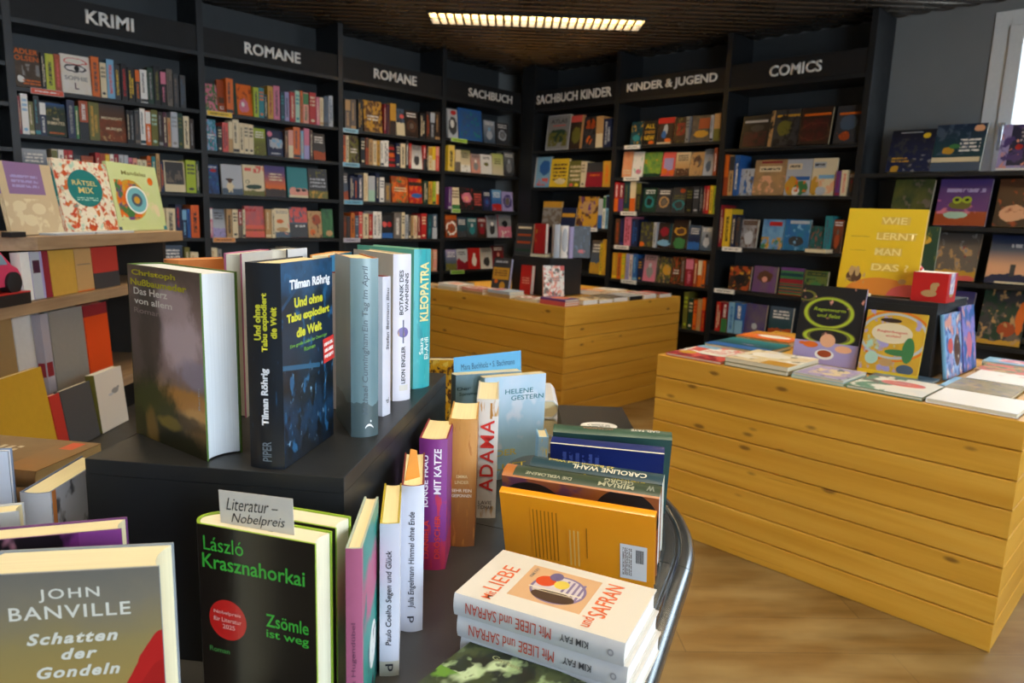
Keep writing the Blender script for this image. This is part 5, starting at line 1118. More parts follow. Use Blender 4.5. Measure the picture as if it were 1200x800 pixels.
# front row of the lower shelf: a second step in front
zst = ZB3 - .12
m = MB(); m.box(-.42, -.20, zst - .03, EX - .06, -.002, zst); m.build('shelf_board', m_blackwood((.02, .018, .016), .5, 'shadow_tone_step_board'), stand, bevel=.0015)  # step board coloured near-black for the shadow below the front notebooks
m = MB(); m.box(EX - .085, -.19, 0, EX - .062, -.004, zst - .03); m.build('side_panel', OAK, stand)
m = MB(); m.box(-.42, -.19, 0, -.395, -.004, zst - .03); m.build('side_panel', OAK, stand)
def fnote(u0, u1, vt, front, label, t=.02, tilt=8, set_=-.10, hh=None, spine=None):
    P0 = SP + SN * set_
    p = onp((u0 + u1) / 2, vt, P0, SN); a = (onp(u0, vt + 40, P0, SN) - SP).dot(SD); b = (onp(u1, vt + 40, P0, SN) - SP).dot(SD)
    return leaning('notebook', label, P0 + SD * (a + .001) + ZUP * zst, SD[:2], b - a - .002, hh or (p.z - zst), t, tilt, front, spine or front, grp='notebooks on the oak stand', rnd=.05, cat='notebook', pages='e8e0cc')
fnote(-16, 67.5, 442, plain('c79b1e'), 'mustard yellow notebook standing in front on the oak stand')
fnote(70, 82, 462, plain('b92a1e'), 'narrow red notebook beside the mustard one on the oak stand')
fnote(82, 117, 452, plain('4a4a4c'), 'slate grey notebook in the front row of the oak stand')
fnote(118, 150, 434, cover('d9d2c6', [('e', .66, .62, .13, .05, 'grey'), ('e', .78, .66, .05, .025, 'grey'), ('e', .5, .58, .1, .02, 'silver')]), 'pale notebook with a small grey bird drawing on the oak stand', t=.03, tilt=5, spine='olive')
m = MB()
for i in range(20):
    a0, a1 = i / 20 * 6.283, (i + 1) / 20 * 6.283
    m.face([(-.11, .022 * math.cos(a0), .022 * math.sin(a0)), (.11, .022 * math.cos(a0), .022 * math.sin(a0)), (.11, .022 * math.cos(a1), .022 * math.sin(a1)), (-.11, .022 * math.cos(a1), .022 * math.sin(a1))])
    for x, s_ in ((-.11, 1), (.11, -1)):
        q = [(x, .022 * math.cos(a0), .022 * math.sin(a0)), (x, .022 * math.cos(a1), .022 * math.sin(a1)), (x, 0, 0)]; m.face(q if s_ < 0 else q[::-1])
o = m.build('pencil_roll', plain('d9701c', .6), None, smooth=True)
_p = onp(20, 432, SP - SN * .05, SN); o.matrix_world = frame((SP + SD * ((_p - SP).dot(SD) - .06) - SN * .03) * 1.0 + ZUP * (ZB3 + .0225) + SN * .002, SD, SN, ZUP)
o.location = SP + SD * ((_p - SP).dot(SD) - .06) - SN * .0 + SN * -.001 + ZUP * (ZB3 + .022)
o.location = Vector((o.location.x, o.location.y, 0)) + SN * .022 + ZUP * (ZB3 + .0228)
tag(o, 'orange roll lying on the lower oak shelf at the left edge', 'roll')
# toy car box
r = empty('toy_car', frame(SP + SD * ((onp(4, 330, SP, SN) - SP).dot(SD)) + SN * .006 + ZUP * (ZB2 + .0006), SD, SN, ZUP)); tag(r, 'pink and black toy car on a black base at the left edge', 'toy car')
m = MB(); prof = [(-.14, .055), (.085, .055), (.088, .085), (.075, .105), (.05, .118), (.01, .155), (-.03, .172), (-.10, .175), (-.14, .165)]
for y0, y1 in ((0, .07),):
    m.face([(x, y0, z) for x, z in prof]); m.face([(x, y1, z) for x, z in prof][::-1])
    for (x0, z0), (x1, z1) in zip(prof, prof[1:] + prof[:1]): m.face([(x0, y0, z0), (x0, y1, z0), (x1, y1, z1), (x1, y0, z1)])
m.build('car_body', plain('d23f62', .3), r, bevel=.004)
m = MB(); m.face([(-.02, -.0012, .12), (.03, -.0012, .12), (.01, -.0012, .148), (-.02, -.0012, .158)]); m.face([(-.10, -.0012, .12), (-.03, -.0012, .12), (-.03, -.0012, .16), (-.10, -.0012, .164)])
m.build('window_pane', plain('7f9cab', .15), r, merge=False)
for x in (.045, -.09):
    m = MB()
    for i in range(20):
        a0, a1 = i / 20 * 6.283, (i + 1) / 20 * 6.283; c = lambda a, y: (x + .032 * math.cos(a), y, .066 + .032 * math.sin(a))
        m.face([c(a0, -.008), c(a1, -.008), (x, -.012, .066)]); m.face([c(a0, -.008), c(a0, .02), c(a1, .02), c(a1, -.008)])
    w_ = m.build('wheel', plain('1b1b1d', .5), r, smooth=True)
m = MB(); m.box(-.14, -.015, 0, .10, .08, .036); m.box(-.14, -.0155, .034, .1005, .0805, .038, 1)
m.build('base_box', [plain('black', .4), plain('red', .4)], r)
# books and pads on the top board
g5 = 'books leaning on the oak stand'
def topbook(u0, u1, vb, w, h, front, label, tilt, setb, z=ZB1, **kw):
    a = (onp(u0, vb, SP + SN * setb, SN) - SP).dot(SD); b = (onp(u1, vb, SP + SN * setb, SN) - SP).dot(SD)
    return leaning('softcover_book', label, SP + SD * a + SN * setb + ZUP * z, SD[:2], (b - a) if not w else w, h, .014, tilt, front, front, grp=g5, hard=False, rnd=.02, **kw)
hb = .31
def hgt_top(u, vt, setb, tilt, z=ZB1): return (onp(u, vt, SP + SN * (setb + .04), SN).z - z) / math.cos(R(tilt))
topbook(14, 75, 266, None, hgt_top(20, 191, .07, 9), cover('cfb892', [('r', .12, .8, .56, 1, '8f6f96'), ('n', 6, .56, 'cream', 0, 1, 0, .5), ('t', .2, .7, .64, .84, 'lavender', 3), ('e', .25, .4, .12, .07, 'cream'), ('e', .6, .36, .13, .08, 'cream'), ('e', .4, .2, .12, .08, 'cream')]),
        'beige book with a mauve title panel and pale flowers, leftmost on the oak stand', 9, .07)
leaf = cover('e6dcc2', [('n', 7, .55, 'c9481f'), ('n', 9, .57, 'cf6a2c'), ('n', 8, .62, 'mint'), ('n', 6, .64, '5f8f84'), ('n', 10, .6, 'e8e0cc'), ('e', .5, .62, .32, .26, '1f7a78'), ('t', .3, .7, .44, .5, 'mint', 2)], seed=7)
topbook(79, 140, 267, None, hgt_top(97, 190, .085, 9), leaf, 'puzzle book with red leaves around a round teal title', 9, .085,
        texts=[('F', 'RÄTSEL', .5, .7, .46, .085, 'd9c27a'), ('F', 'MIX', .5, .59, .28, .085, 'd9c27a')])
mand = cover('c4d18a', [('d', 3, 'cdd6a4', .8), ('n', 4, .55, 'cream', .45, .9, .1, .6), ('e', .36, .46, .30, .30, 'gold'), ('n', 5, .5, 'purple', .08, .5, .16, .7), ('n', 6, .5, 'orange', .08, .5, .2, .75), ('n', 5, .56, 'green', .08, .5, .2, .75), ('e', .46, .46, .22, .21, '6fb0b8'), ('o', .46, .46, .22, .21, 'white', .12),
                        ('e', .46, .46, .11, .1, 'slate'), ('e', .46, .46, .06, .055, 'gold'), ('e', .82, .76, .06, .06, 'orange'), ('r', 0, .05, 0, .06, 'slate'), ('r', .93, 1, 0, .06, 'teal')], seed=3)
topbook(141, 196, 268, None, hgt_top(160, 194, .09, 9), mand, 'pale green colouring book with a mandala chameleon, right end of the oak stand', 9, .09, texts=[('F', 'Mandalas', .5, .86, .5, .06, 'olive')])
def pad(u0, u1, v, w2, t, c, lab, name='notepad', z=ZB1):
    a = (onp(u0, v, SP + SN * .01, SN) - SP).dot(SD); b = (onp(u1, v, SP + SN * .01, SN) - SP).dot(SD)
    m = MB(); m.box(0, 0, 0, b - a, w2, t); o = m.build(name, plain(c), None, bevel=min(.002, t * .3)); o.matrix_world = frame(SP + SD * a + SN * .012 + ZUP * z, SD, SN, ZUP); tag(o, lab, 'notepad' if name == 'notepad' else 'case'); return o
pad(66, 112, 270, .055, .008, 'silver', 'thin white pad lying below the puzzle book on the oak stand')
pad(115, 158, 269, .055, .008, 'silver', 'thin white pad lying below the mandala book on the oak stand')
pad(13, 31, 267, .03, .016, 'black', 'small black case lying on the left end of the oak stand', 'spectacle_case')
# leaf of a small plant behind the pale notebook
r = empty('potted_plant', frame(SP + SD * .868 - SN * .05 + ZUP * .0006, SD, SN, ZUP)); tag(r, 'small plant with one green leaf over the pale notebook', 'plant')
zp = zst
m = MB()
for i in range(12):
    a0, a1 = i / 12 * 6.283, (i + 1) / 12 * 6.283
    m.face([(.03 * math.cos(a0), .03 * math.sin(a0), zp), (.03 * math.cos(a1), .03 * math.sin(a1), zp), (.04 * math.cos(a1), .04 * math.sin(a1), zp + .07), (.04 * math.cos(a0), .04 * math.sin(a0), zp + .07)])
m.build('pot', plain('3a2f26', .7), r, smooth=True)
m = MB(); top = onp(140, 426, SP - SN * .05, SN); tz = top.z
m.box(-.002, -.002, zp + .02, .002, .002, tz)
for i in range(6):
    f0, f1 = i / 6, (i + 1) / 6; wv = lambda q: .012 * math.sin(3.14 * min(.97, q + .03)); P = lambda q, s_: (-.13 * q + .03, wv(q) * s_, tz + .028 * math.sin(q * 2.6) - .01)
    m.face([P(f0, -1), P(f1, -1), P(f1, 1), P(f0, 1)])
m.build('leaf', plain('4d6b3a', .5), r, merge=False)

# ------------------------------------------------------------------ the near round-ended table
TZ = .735
TC = Vector((.72, .97, 0)); TR = .505; TA = Vector((.92, .39, 0)).normalized(); TN = Vector((-TA.y, TA.x, 0)); TL = 1.75
TM = frame(TC, TA, TN, ZUP)
tab = empty('round_ended_table', TM); tag(tab, 'dark grey table with a rounded end and glossy metal rim in the foreground', 'table')
def m_top():
    t = NT('dark_table_top'); tc = t.new('ShaderNodeTexCoord')
    f = t.noise(t.vmath('MULTIPLY', tc.outputs['Object'], (6.0, 6.0, 6.0)), 1.0, 4); g = t.noise(tc.outputs['Object'], 300, 2)
    return t.out(t.mix(f, (.030, .029, .028), (.044, .043, .041)), t.math('ADD', t.math('MULTIPLY', f, .15), .3), bump=g, bstr=.06)
TOPM = m_top()
t = NT('dark_metal_rim'); tc = t.new('ShaderNodeTexCoord'); f = t.noise(tc.outputs['Object'], 30, 3)
RIM = t.out(t.mix(f, (.14, .155, .165), (.20, .215, .225)), t.math('ADD', t.math('MULTIPLY', f, .15), .16), .85)
ri = TR - .052
N = 40
end = [(ri * math.cos(-math.pi / 2 + math.pi * i / N), ri * math.sin(-math.pi / 2 + math.pi * i / N)) for i in range(N + 1)]
m = MB(); m.prism([(.0008, -ri)] + end[1:-1] + [(.0008, ri)], TZ - .028, TZ); m.build('table_top', TOPM, tab)
m = MB(); m.prism([(-TL, -ri), (-.0008, -ri), (-.0008, ri), (-TL, ri)], TZ - .028, TZ); m.build('table_top', TOPM, tab)
prof = [(-.052, -.03), (-.052, -.001), (-.051, 0), (-.046, .0002), (-.034, .0002), (-.031, -.001), (-.030, -.004), (-.027, -.004), (-.025, -.001), (-.021, .0002), (-.012, -.0006), (-.004, -.004), (0, -.011), (0, -.022), (-.004, -.032), (-.012, -.036), (-.052, -.036)]
def rim(path, name='edge_rim'):
    m = MB(); k = len(prof)
    for (p0, n0), (p1, n1) in zip(path, path[1:]):
        for i in range(k):
            (o0, z0), (o1, z1) = prof[i], prof[(i + 1) % k]
            P = lambda p, n, o, z: (p[0] + n[0] * o, p[1] + n[1] * o, TZ + z)
            m.face([P(p0, n0, o0, z0), P(p0, n0, o1, z1), P(p1, n1, o1, z1), P(p1, n1, o0, z0)])
    for (p, n), fl in ((path[0], 0), (path[-1], 1)):
        q = [(p[0] + n[0] * o, p[1] + n[1] * o, TZ + z) for o, z in prof]; m.face(q if fl else q[::-1])
    m.build(name, RIM, tab, smooth=True)
a0 = .002
arc = []
for i in range(N + 1):
    a = -math.pi / 2 + a0 + (math.pi - 2 * a0) * i / N; arc.append(((TR * math.cos(a), TR * math.sin(a)), (math.cos(a), math.sin(a))))
rim(arc)
rim([((-TL, -TR), (0, -1)), ((-.001, -TR), (0, -1))]); rim([((-.001, TR), (0, 1)), ((-TL, TR), (0, 1))])
for lx, ly in ((.22, -.2), (.22, .2), (-TL + .2, -.3), (-TL + .2, .3)):
    m = MB()
    for i in range(16):
        b0, b1 = i / 16 * 6.283, (i + 1) / 16 * 6.283
        m.face([(lx + .03 * math.cos(b0), ly + .03 * math.sin(b0), 0), (lx + .03 * math.cos(b1), ly + .03 * math.sin(b1), 0), (lx + .03 * math.cos(b1), ly + .03 * math.sin(b1), TZ - .03), (lx + .03 * math.cos(b0), ly + .03 * math.sin(b0), TZ - .03)])
    m.build('leg', RIM, tab, smooth=True)
# black riser on the near table
RZ = .97
A, B, C_ = onz(99, 537, RZ), onz(403, 560, RZ), onz(518, 437, RZ)
RX = (B - A).normalized(); RYv = Vector((-RX.y, RX.x, 0)); RXL = (B - A).length; RYL = (C_ - B).length
RM = frame((A.x, A.y, TZ + .0003), RX, RYv, ZUP)
riser(0, 0, RXL, RYL, 0, RZ - TZ - .0003, 'large black riser on the foreground table carrying upright hardcovers', M=RM, th=.018)

# ------------------------------------------------------------------ foreground books on the riser
gr = 'hardcovers standing on the foreground riser'
def spine_book(label, bl, br, z0, vtop, depth, front, spine, texts=(), name='hardcover_book', pages='ead9ac', edge=None, back=None, rnd=.14, grp=None, h=None, turn=0, tmax=None, **kw):
    M, t = by_spine(bl, br, z0)
    o = M.translation
    h = h or height_at(o, vtop)
    if turn: M = M @ Matrix.Rotation(R(turn), 4, 'Z')
    bul = rnd * t; M = M @ Matrix.Translation((bul, 0, .0003))
    return hero(name, label, depth, h, t, M, front, spine, back, pages=pages, edge=edge, rnd=rnd, group=grp, texts=texts, **kw)
def front_book(label, bl, br, z0, vtop, t, front, spine=None, texts=(), name='hardcover_book', pages='ead9ac', edge=None, back=None, rnd=.14, grp=None, h=None, w=None, **kw):
    M, ww = by_front(bl, br, z0, t)
    h = h or height_at(onz(*bl, z0), vtop)
    M = M @ Matrix.Translation((0, 0, .0003))
    return hero(name, label, w or ww, h, t, M, front, spine, back, pages=pages, edge=edge, rnd=rnd, group=grp, texts=texts, **kw)
herz = cover('6a5650', [('p', .45, 2.0, [(.0, '5a4828'), (.30, 'a8845a'), (.42, '9a8480'), (.6, 'b09498'), (.8, '927a74'), (1., '6a584e')], 0, 1, 0, 1), ('s', .72, .62, .34, .2, 'dcc8d0', .9), ('s', .62, .80, .3, .14, 'c9b2b6', .9), ('s', .9, .45, .3, .1, 'a9a0b8', .8),
   ('s', .30, .62, .22, .42, '54483f', .9), ('s', .12, .45, .3, .5, '51463d', .8), ('s', .80, .29, .5, .09, 'd0954a', 1), ('s', .92, .22, .3, .06, 'e0b064', .9), ('s', .75, .17, .3, .06, '5f4a22', .9),
   ('s', .22, .10, .62, .34, '2f3516', 1), ('s', .30, .24, .34, .14, '474c22', .9), ('s', .6, .02, .6, .14, '23240f', 1), ('s', .5, .14, .24, .05, '8f7c32', .9), ('s', .26, .08, .12, .16, '8a6c30', .8), ('r', 0, .012, 0, 1, '3a3a1c')], coat=.2, seed=5)
front_book('hardcover with a stormy mountain painting and yellow title, left on the riser', (160, 507), (243, 541), RZ, 309, .044, herz, plain('3a3a22'), back=plain('2a301e'), edge='4c6a24', pages='dfe3e6', grp=gr,
  texts=[('F', 'Christoph', .38, .955, .62, .04, 'c8bf1c', dict(bold=.03)), ('F', 'Nußbaumeder', .44, .905, .78, .038, 'c8bf1c', dict(bold=.03)), ('F', 'Das Herz', .33, .855, .48, .04, 'white', dict(bold=.02)), ('F', 'von allem', .36, .80, .54, .036, 'white', dict(bold=.02)), ('F', 'Roman', .27, .745, .38, .03, '9a8a84'), ('F', 'Berlin', .93, .33, .12, .02, 'silver', dict(rot=90))])
tilf = cover('0f151e', [('p', .5, 3.2, [(.0, '0b0f14'), (.2, '15304a'), (.35, '0c1219'), (.6, '14293e'), (.8, '0f1a28'), (.95, '1f4a70'), (1., '16304a')], 0, 1, 0, 1), ('n', 9, .60, '23577f', 0, 1, .05, .95), ('n', 14, .66, '7fa6c4', 0, .9, 0, .5), ('l', 0, .5, .7, .44, .012, '2a5878'), ('l', .0, .78, .5, .95, .01, '1e4060'), ('n', 8, .57, '0b0e12', 0, 1, 0, .4)], coat=.3, seed=9)
tils = cover('0e1116', [('d', 3, '12202e', .6), ('n', 7, .66, '1c3f5c', 0, 1, .2, .7)], coat=.3, seed=9)
_p0, _p1, _p2 = onz(296, 546, RZ), onz(337, 549, RZ), onz(391, 508, RZ)
front_book('thick dark blue night-city hardcover with yellow title in the middle of the riser', (334, 550), (391, 509), RZ, 309, .040, tilf, tils, back=plain('141d2c'), edge='1c2430', grp=gr, rnd=.10,
  texts=[('F', 'Tilman Röhrig', .54, .885, .8, .06, 'e4e6ea', dict(bold=.045)), ('F', 'Und ohne', .5, .80, .56, .05, 'c9c634', dict(bold=.045)), ('F', 'Tabu explodiert', .5, .725, .84, .055, 'c9c634', dict(bold=.045)), ('F', 'die Welt', .5, .65, .5, .05, 'c9c634', dict(bold=.045)), ('F', 'Eine große Liebe der Zwanziger', .5, .59, .74, .022, '6fa83c'), ('F', 'Roman', .5, .555, .22, .022, '6fa83c'),
         ('S', 'Und ohne', .36, .72, .17, .2, 'c9c634', dict(bold=.045)), ('S', 'Tabu explodiert', .58, .72, .28, .22, 'c9c634', dict(bold=.045)), ('S', 'die Welt', .80, .72, .15, .2, 'c9c634', dict(bold=.045)), ('S', 'Tilman Röhrig', .55, .36, .28, .26, 'e0e2e6', dict(bold=.045)), ('S', 'PIPER', .55, .09, .10, .26, '6f7a84')])
til = [o for o in COL.objects if o.get('label', '').startswith('thick dark blue night')][0]
def sticker(parent_root, w, t, h, u, v, a, b, col, lines, rot=4, name='sticker'):
    cvr = [c for c in parent_root.children if c.name.startswith(('dust', 'cover'))][0]
    M = frame((u * w, -t / 2 - .0005, v * h), (1, 0, 0), (0, 0, 1), (0, -1, 0)) @ Matrix.Rotation(R(rot), 4, 'Z')
    m = MB(); m.face([tuple(M @ Vector(p)) for p in ((-a, -b, 0), (a, -b, 0), (a, b, 0), (-a, b, 0))], [(0, 0), (1, 0), (1, 1), (0, 1)])
    return m.build(name, cover(col, [('t', .1, .9, .12, .88, 'white', lines)]), cvr)
_w = (onz(391, 509, RZ) - onz(334, 550, RZ)).length
sticker(til, _w, .040, height_at(onz(334, 550, RZ), 309), .90, .505, .016, .015, 'd03a34', 3)
gh = cover('6f8a90', [('d', 2, '55707a', .9), ('g', .5, 1.2, '8fa5a8'), ('h', .2, .1, 2, '47585c')], coat=.15, seed=3)
spine_book('blue-grey misty hardcover with faint lettering, right of the dark blue one', (413, 512), (445, 513), RZ, 303, .10, gh, gh, back=gh, edge='c8742c', grp=gr, rnd=.22, turn=24,
  texts=[('S', 'Michael Cunningham', .5, .36, .46, .26, '44565e', dict(shear=.15)), ('S', 'Ein Tag im April', .5, .78, .36, .26, '44565e', dict(shear=.15)), ('S', ').', .62, .075, .05, .3, 'e6eaea')])
spine_book('thin white hardcover with small grey spine lettering on the riser', (447, 488), (460, 485), RZ, 324, .115, 'cbcbd6', 'cbcbd6', edge='8a2f24', grp=gr, rnd=.06, turn=18, texts=[('S', 'Stefan Bermann Blau', .5, .7, .44, .34, '55565e', dict(shear=.15)), ('S', 'd.', .5, .11, .04, .34, '55565e')])
bot = cover('d0ced8', [('e', .5, .475, .3, .035, '6a5f9a'), ('n', 9, .55, 'c9a24a', .2, .8, .45, .5), ('r', .46, .54, .40, .56, '5a5a72'), ('r', .3, .8, .07, .11, 'c9c4bc')])
spine_book('white hardcover with a small flower ornament and black spine title', (460.5, 470), (483.5, 469), RZ, 298, .135, 'd8d2c4', bot, back='d2c7b2', grp=gr, rnd=.16, turn=20, edge='d9d4c8',
  texts=[('S', 'BOTANIK DES', .38, .745, .30, .22, '2a2a2e', dict(bold=.02)), ('S', 'WAHNSINNS', .68, .745, .26, .2, '2a2a2e', dict(bold=.02)), ('S', 'LEON ENGLER', .5, .25, .26, .22, '2a2a2e', dict(bold=.02))])
kle = cover('2f9aa0', [('n', 6, .62, '2a8a92'), ('n', 7, .66, '43aab0')])
spine_book('turquoise hardcover with large pale yellow spine title at the right end of the riser', (484, 456), (507, 453), RZ, 292, .14, kle, kle, back='5fae9e', edge='6fb5a0', grp=gr, rnd=.12, turn=14, pages='b9d4b4',
  texts=[('S', 'KLEOPATRA', .5, .70, .42, .52, 'd8cf92', dict(bold=.03)), ('S', 'Saara', .36, .31, .12, .24, 'd9e6e0'), ('S', 'El-Arifi', .66, .29, .16, .24, 'd9e6e0')])
# second row on the riser (seen over the first)
def behind(label, u, v, vt, t, w, ang, front, edge, pages, fore=True, **kw):
    P = onz(u, v, RZ); a = R(ang); X = Vector((math.cos(a), math.sin(a), 0)); h = height_at(P, vt)
    if fore: P = P - X * w
    return hero('hardcover_book', label, w, h, t, frame((P.x, P.y, RZ + .0003), X, Vector((-X.y, X.x, 0)), ZUP), front, edge=edge, pages=pages, group=gr, **kw)
behind('orange-edged hardcover standing behind the mountain painting book', 210, 487, 304, .030, .085, 12, 'c9793f', 'c9793f', 'efd9a8', fore=False, rnd=.3)
behind('white hardcover seen from its page edge between mountain book and night-city book', 279, 489, 297, .024, .12, 222, 'd8d4cc', 'b86a8a', 'd9d6c4')
behind('white hardcover with black board edges in the back row of the riser', 330, 468, 292, .028, .07, 218, 'e2e2e2', '2a2a2a', 'e8e4d6')
behind('hardcover with blue and orange jacket edge behind the misty grey book', 377, 462, 299, .030, .12, 222, '3a84b0', 'd08a3a', 'e9dcb4')
# books in the table row right of the riser
gt = 'hardcovers standing along the riser on the foreground table'
ank = cover('2f8a80', [('s', .5, .66, .7, .2, 'b5587a', 1), ('n', 3, .62, '2a7a74'), ('r', 0, .06, 0, 1, 'b0607e'), ('e', .62, .28, .2, .12, 'e8e6e0'), ('n', 7, .58, '3a3550', .3, 1, 0, .35)], seed=2)
def top_spine(label, tl, tr, h, depth, front, spine, **kw):
    """as spine_book, corners given at the top of the spine"""
    p0, p1 = onz(*tl, TZ + h), onz(*tr, TZ + h); r = p1 - p0; t = r.length; r.normalize(); X = Vector((-r.y, r.x, 0))
    turn = kw.pop('turn', 0); rnd = kw.pop('rnd', .12); tl_ = kw.pop('tmin', 0); t = max(t, tl_)
    M = frame((p0.x + p1.x) / 2 * Vector((1, 0, 0)) + (p0.y + p1.y) / 2 * Vector((0, 1, 0)) + ZUP * (TZ + .0003), X, -r, ZUP)
    ang = kw.pop('ang', None); shift = kw.pop('shift', .004)
    if ang is not None: M = Matrix.Translation(RX * shift) @ M
    if ang is not None: turn = ang - math.degrees(math.atan2(X.y, X.x))
    if turn: M = M @ Matrix.Rotation(R(turn), 4, 'Z')
    return hero('hardcover_book', label, depth, h, t, M @ Matrix.Translation((rnd * t, 0, 0)), front, spine, group=gt, rnd=rnd, **kw)
top_spine('slim hardcover with dusty pink spine and teal cover left of the white spines', (400, 642), (419, 643), .205, .125, ank, 'b0607e', edge='a9b4a4', rnd=.05, ang=48.5, texts=[('S', 'Anna Hugendübel', .5, .42, .42, .34, '7a4560')])
dw = cover('c4c4d0', [('r', 0, 1, 0, .1, 'b8b2a2')])
top_spine('slim white hardcover with yellow endpapers and black spine lettering', (441, 615), (464, 612), .183, .118, 'd9d9df', dw, edge='b9a52c', rnd=.06, pages='efdca6', ang=52.5, texts=[('S', 'Paulo Coelho Segen und Glück', .5, .52, .62, .38, '2c2c34', dict(shear=.12)), ('S', 'd', .5, .06, .05, .4, '2c2c34')])
top_spine('white hardcover with a thin orange bookmark sticking out of its pages', (467, 571), (493, 568), .192, .12, 'c6c8d2', 'c6c8d4', edge='7a2f24', rnd=.16, pages='efdca6', ang=51.5, texts=[('S', 'Julia Engelmann Himmel ohne Ende', .5, .5, .66, .34, '2f2f38', dict(shear=.12)), ('S', 'd', .45, .09, .045, .3, '2f2f38')])
jul = [o for o in COL.objects if o.get('label', '').startswith('white hardcover with a thin orange bookmark')][0]
m = MB(); m.face([(-.011, 0, 0), (.011, 0, 0), (.006, 0, .036), (-.003, 0, .040)]); m.face([(-.011, .0008, 0), (-.003, .0008, .040), (.006, .0008, .036), (.011, .0008, 0)]); m.build('bookmark', plain('d98a2c', .5), jul, M=Matrix.Translation((.024, .001, .190)) @ Matrix.Rotation(R(-55), 4, 'Z'), merge=False)
kat = cover('7a2f78', [('g', .0, .45, 'b02a58') if False else ('d', 3, '8a3a8a', .6), ('r', 0, 1, 0, .22, 'a82a5a'), ('n', 5, .6, 'b5304e', 0, 1, .0, .6)], seed=8)
top_spine('purple and magenta hardcover with white and red spine title', (490, 516), (523, 514), .20, .10, kat, kat, edge='8a2a34', rnd=.14, pages='f0dda6', ang=44, shift=.001, texts=[('S', 'JUNGE FRAU', .28, .68, .40, .24, 'e6dbe6', dict(bold=.02)), ('S', 'MIT KATZE', .68, .76, .34, .26, 'efe6ef', dict(bold=.02)), ('S', 'DANIELA', .3, .24, .30, .22, 'e0433a', dict(bold=.02)), ('S', 'DRÖSCHER', .68, .26, .34, .24, 'e0433a', dict(bold=.02))])
gol = cover('b9803c', [('d', 3, 'c99450', .8), ('g', .9, 0, '8a5222'), ('n', 6, .62, 'a86c2c')], seed=6)
top_spine('golden brown hardcover between the purple book and the white one with red title', (524, 492), (557, 491), .208, .105, gol, gol, edge='c08a34', rnd=.10, pages='f2e2ae', ang=46, shift=.003, texts=[('T', 'EMMA', .5, .56, .4, .025, 'd8c08a'), ('T', 'LINDER', .5, .515, .5, .025, 'd8c08a'), ('T', 'SEHR FEIN', .5, .45, .7, .025, 'e9dcc0'), ('T', 'GESPONNEN', .5, .41, .7, .025, 'e9dcc0')])
ada = cover('cfcac4', [('n', 4, .58, 'b88a4a', 0, 1, .86, 1), ('n', 4, .60, 'c09a6a', 0, 1, 0, .1), ('r', .62, .72, .84, .97, 'a8742e'), ('r', 0, 1, .10, .105, 'c9c4bc')], seed=5)
top_spine('white hardcover with huge red letters up the spine', (559, 469), (583, 467), .212, .135, 'e2dfda', ada, edge='cfc9be', rnd=.06, pages='f2e4b8', tmin=.03, ang=46, shift=.001, texts=[('S', 'ADAMA', .52, .53, .60, .62, 'c8302a', dict(bold=.012, space=1.1)), ('T', 'LAVIE', .5, .135, .62, .032, '5a5550'), ('T', 'TIDHAR', .5, .095, .7, .032, '5a5550')])
# light blue cover and its neighbours
hel = cover('9fc4d6', [('g', .2, 1, 'b8c4d2'), ('d', 3, '8fb8cc', .7), ('n', 3, .58, 'c4ccd6', 0, 1, .3, .85), ('e', .75, .0, .5, .2, '8a9aa4'), ('r', 0, .03, 0, .5, 'd0b45a')], coat=.2, seed=4)
P0, P1 = onz(586, 440, TZ + .21), onz(637, 436, TZ + .21)
X = (P1 - P0).normalized(); w_ = (P1 - P0).length
hero('softcover_book', 'light blue softcover with clouds and dark teal author lettering, behind the red-lettered spine', .135, .21, .02, frame((P1.x - X.x * .135, P1.y - X.y * .135, TZ + .0003), X, Vector((-X.y, X.x, 0)), ZUP), hel, '8fb0c0', group='softcovers with a reading card', hard=False,
     texts=[('F', 'HELENE', .56, .85, .46, .045, '2f6a72'), ('F', 'GESTERN', .70, .785, .54, .045, '2f6a72'), ('F', 'DER', .38, .26, .34, .06, 'd9c45a'), ('F', 'LUFT', .46, .12, .5, .06, 'd9c45a')])
P0, P1 = onz(538, 442, TZ + .212), onz(600, 438, TZ + .212)
Xb = (P1 - P0).normalized(); Yb = Vector((-Xb.y, Xb.x, 0))
Q = P0 + Yb * .03
hero('softcover_book', 'slate blue softcover just behind the light blue one, blue card tucked in', .14, .212, .026, frame((Q.x, Q.y, TZ + .0003), Xb, Yb, ZUP), cover('5d7a86', [('d', 3, '7f9aa6', .8)]), '4a5f66', group='softcovers with a reading card', hard=False, pages='e9dcb4',
     texts=[('F', 'Der', .12, .87, .2, .03, '24444a'), ('F', 'Sommer', .2, .82, .3, .03, '24444a')])
m = MB(); m.box(0, 0, 0, .145, .0006, .055)
o = m.build('reading_card', plain('4f9ac4', .5)); o.matrix_world = frame((Q.x, Q.y, TZ + .187) , Xb, Yb, ZUP) @ Matrix.Translation((.006, .012, 0)) @ Matrix.Rotation(R(-3), 4, 'Y'); tag(o, 'blue card with small dark writing tucked into the slate blue softcover', 'card')
lettering('Mara Buchholz • S. Bachmann', plain('1d4a66', .5), o, frame((.0725, -.0006, .034), (1, 0, 0), (0, 0, 1), (0, -1, 0)), w=.115, h=.012)
# white stack to the right behind
for i in range(3):
    Pw = onz(649, 470, TZ + .12); aw = Vector((.71, .70, 0)); rw = Vector((.70, -.71, 0)); Pw = Pw + aw * .17 + rw * (.004 * (i % 2))
    Mw = frame((Pw.x, Pw.y, TZ + .0205 + .0404 * i), -rw, Vector((0, 0, -1)), -aw)
    hero('hardcover_book', ['white book at the bottom of the white stack behind the light blue softcover', 'white book in the middle of the white stack behind the light blue softcover', 'white book on top of the white stack behind the light blue softcover'][i], .13, .17, .040, Mw, 'e6e6e6', 'ededee', group='white stack behind the light blue softcover', rnd=.3)
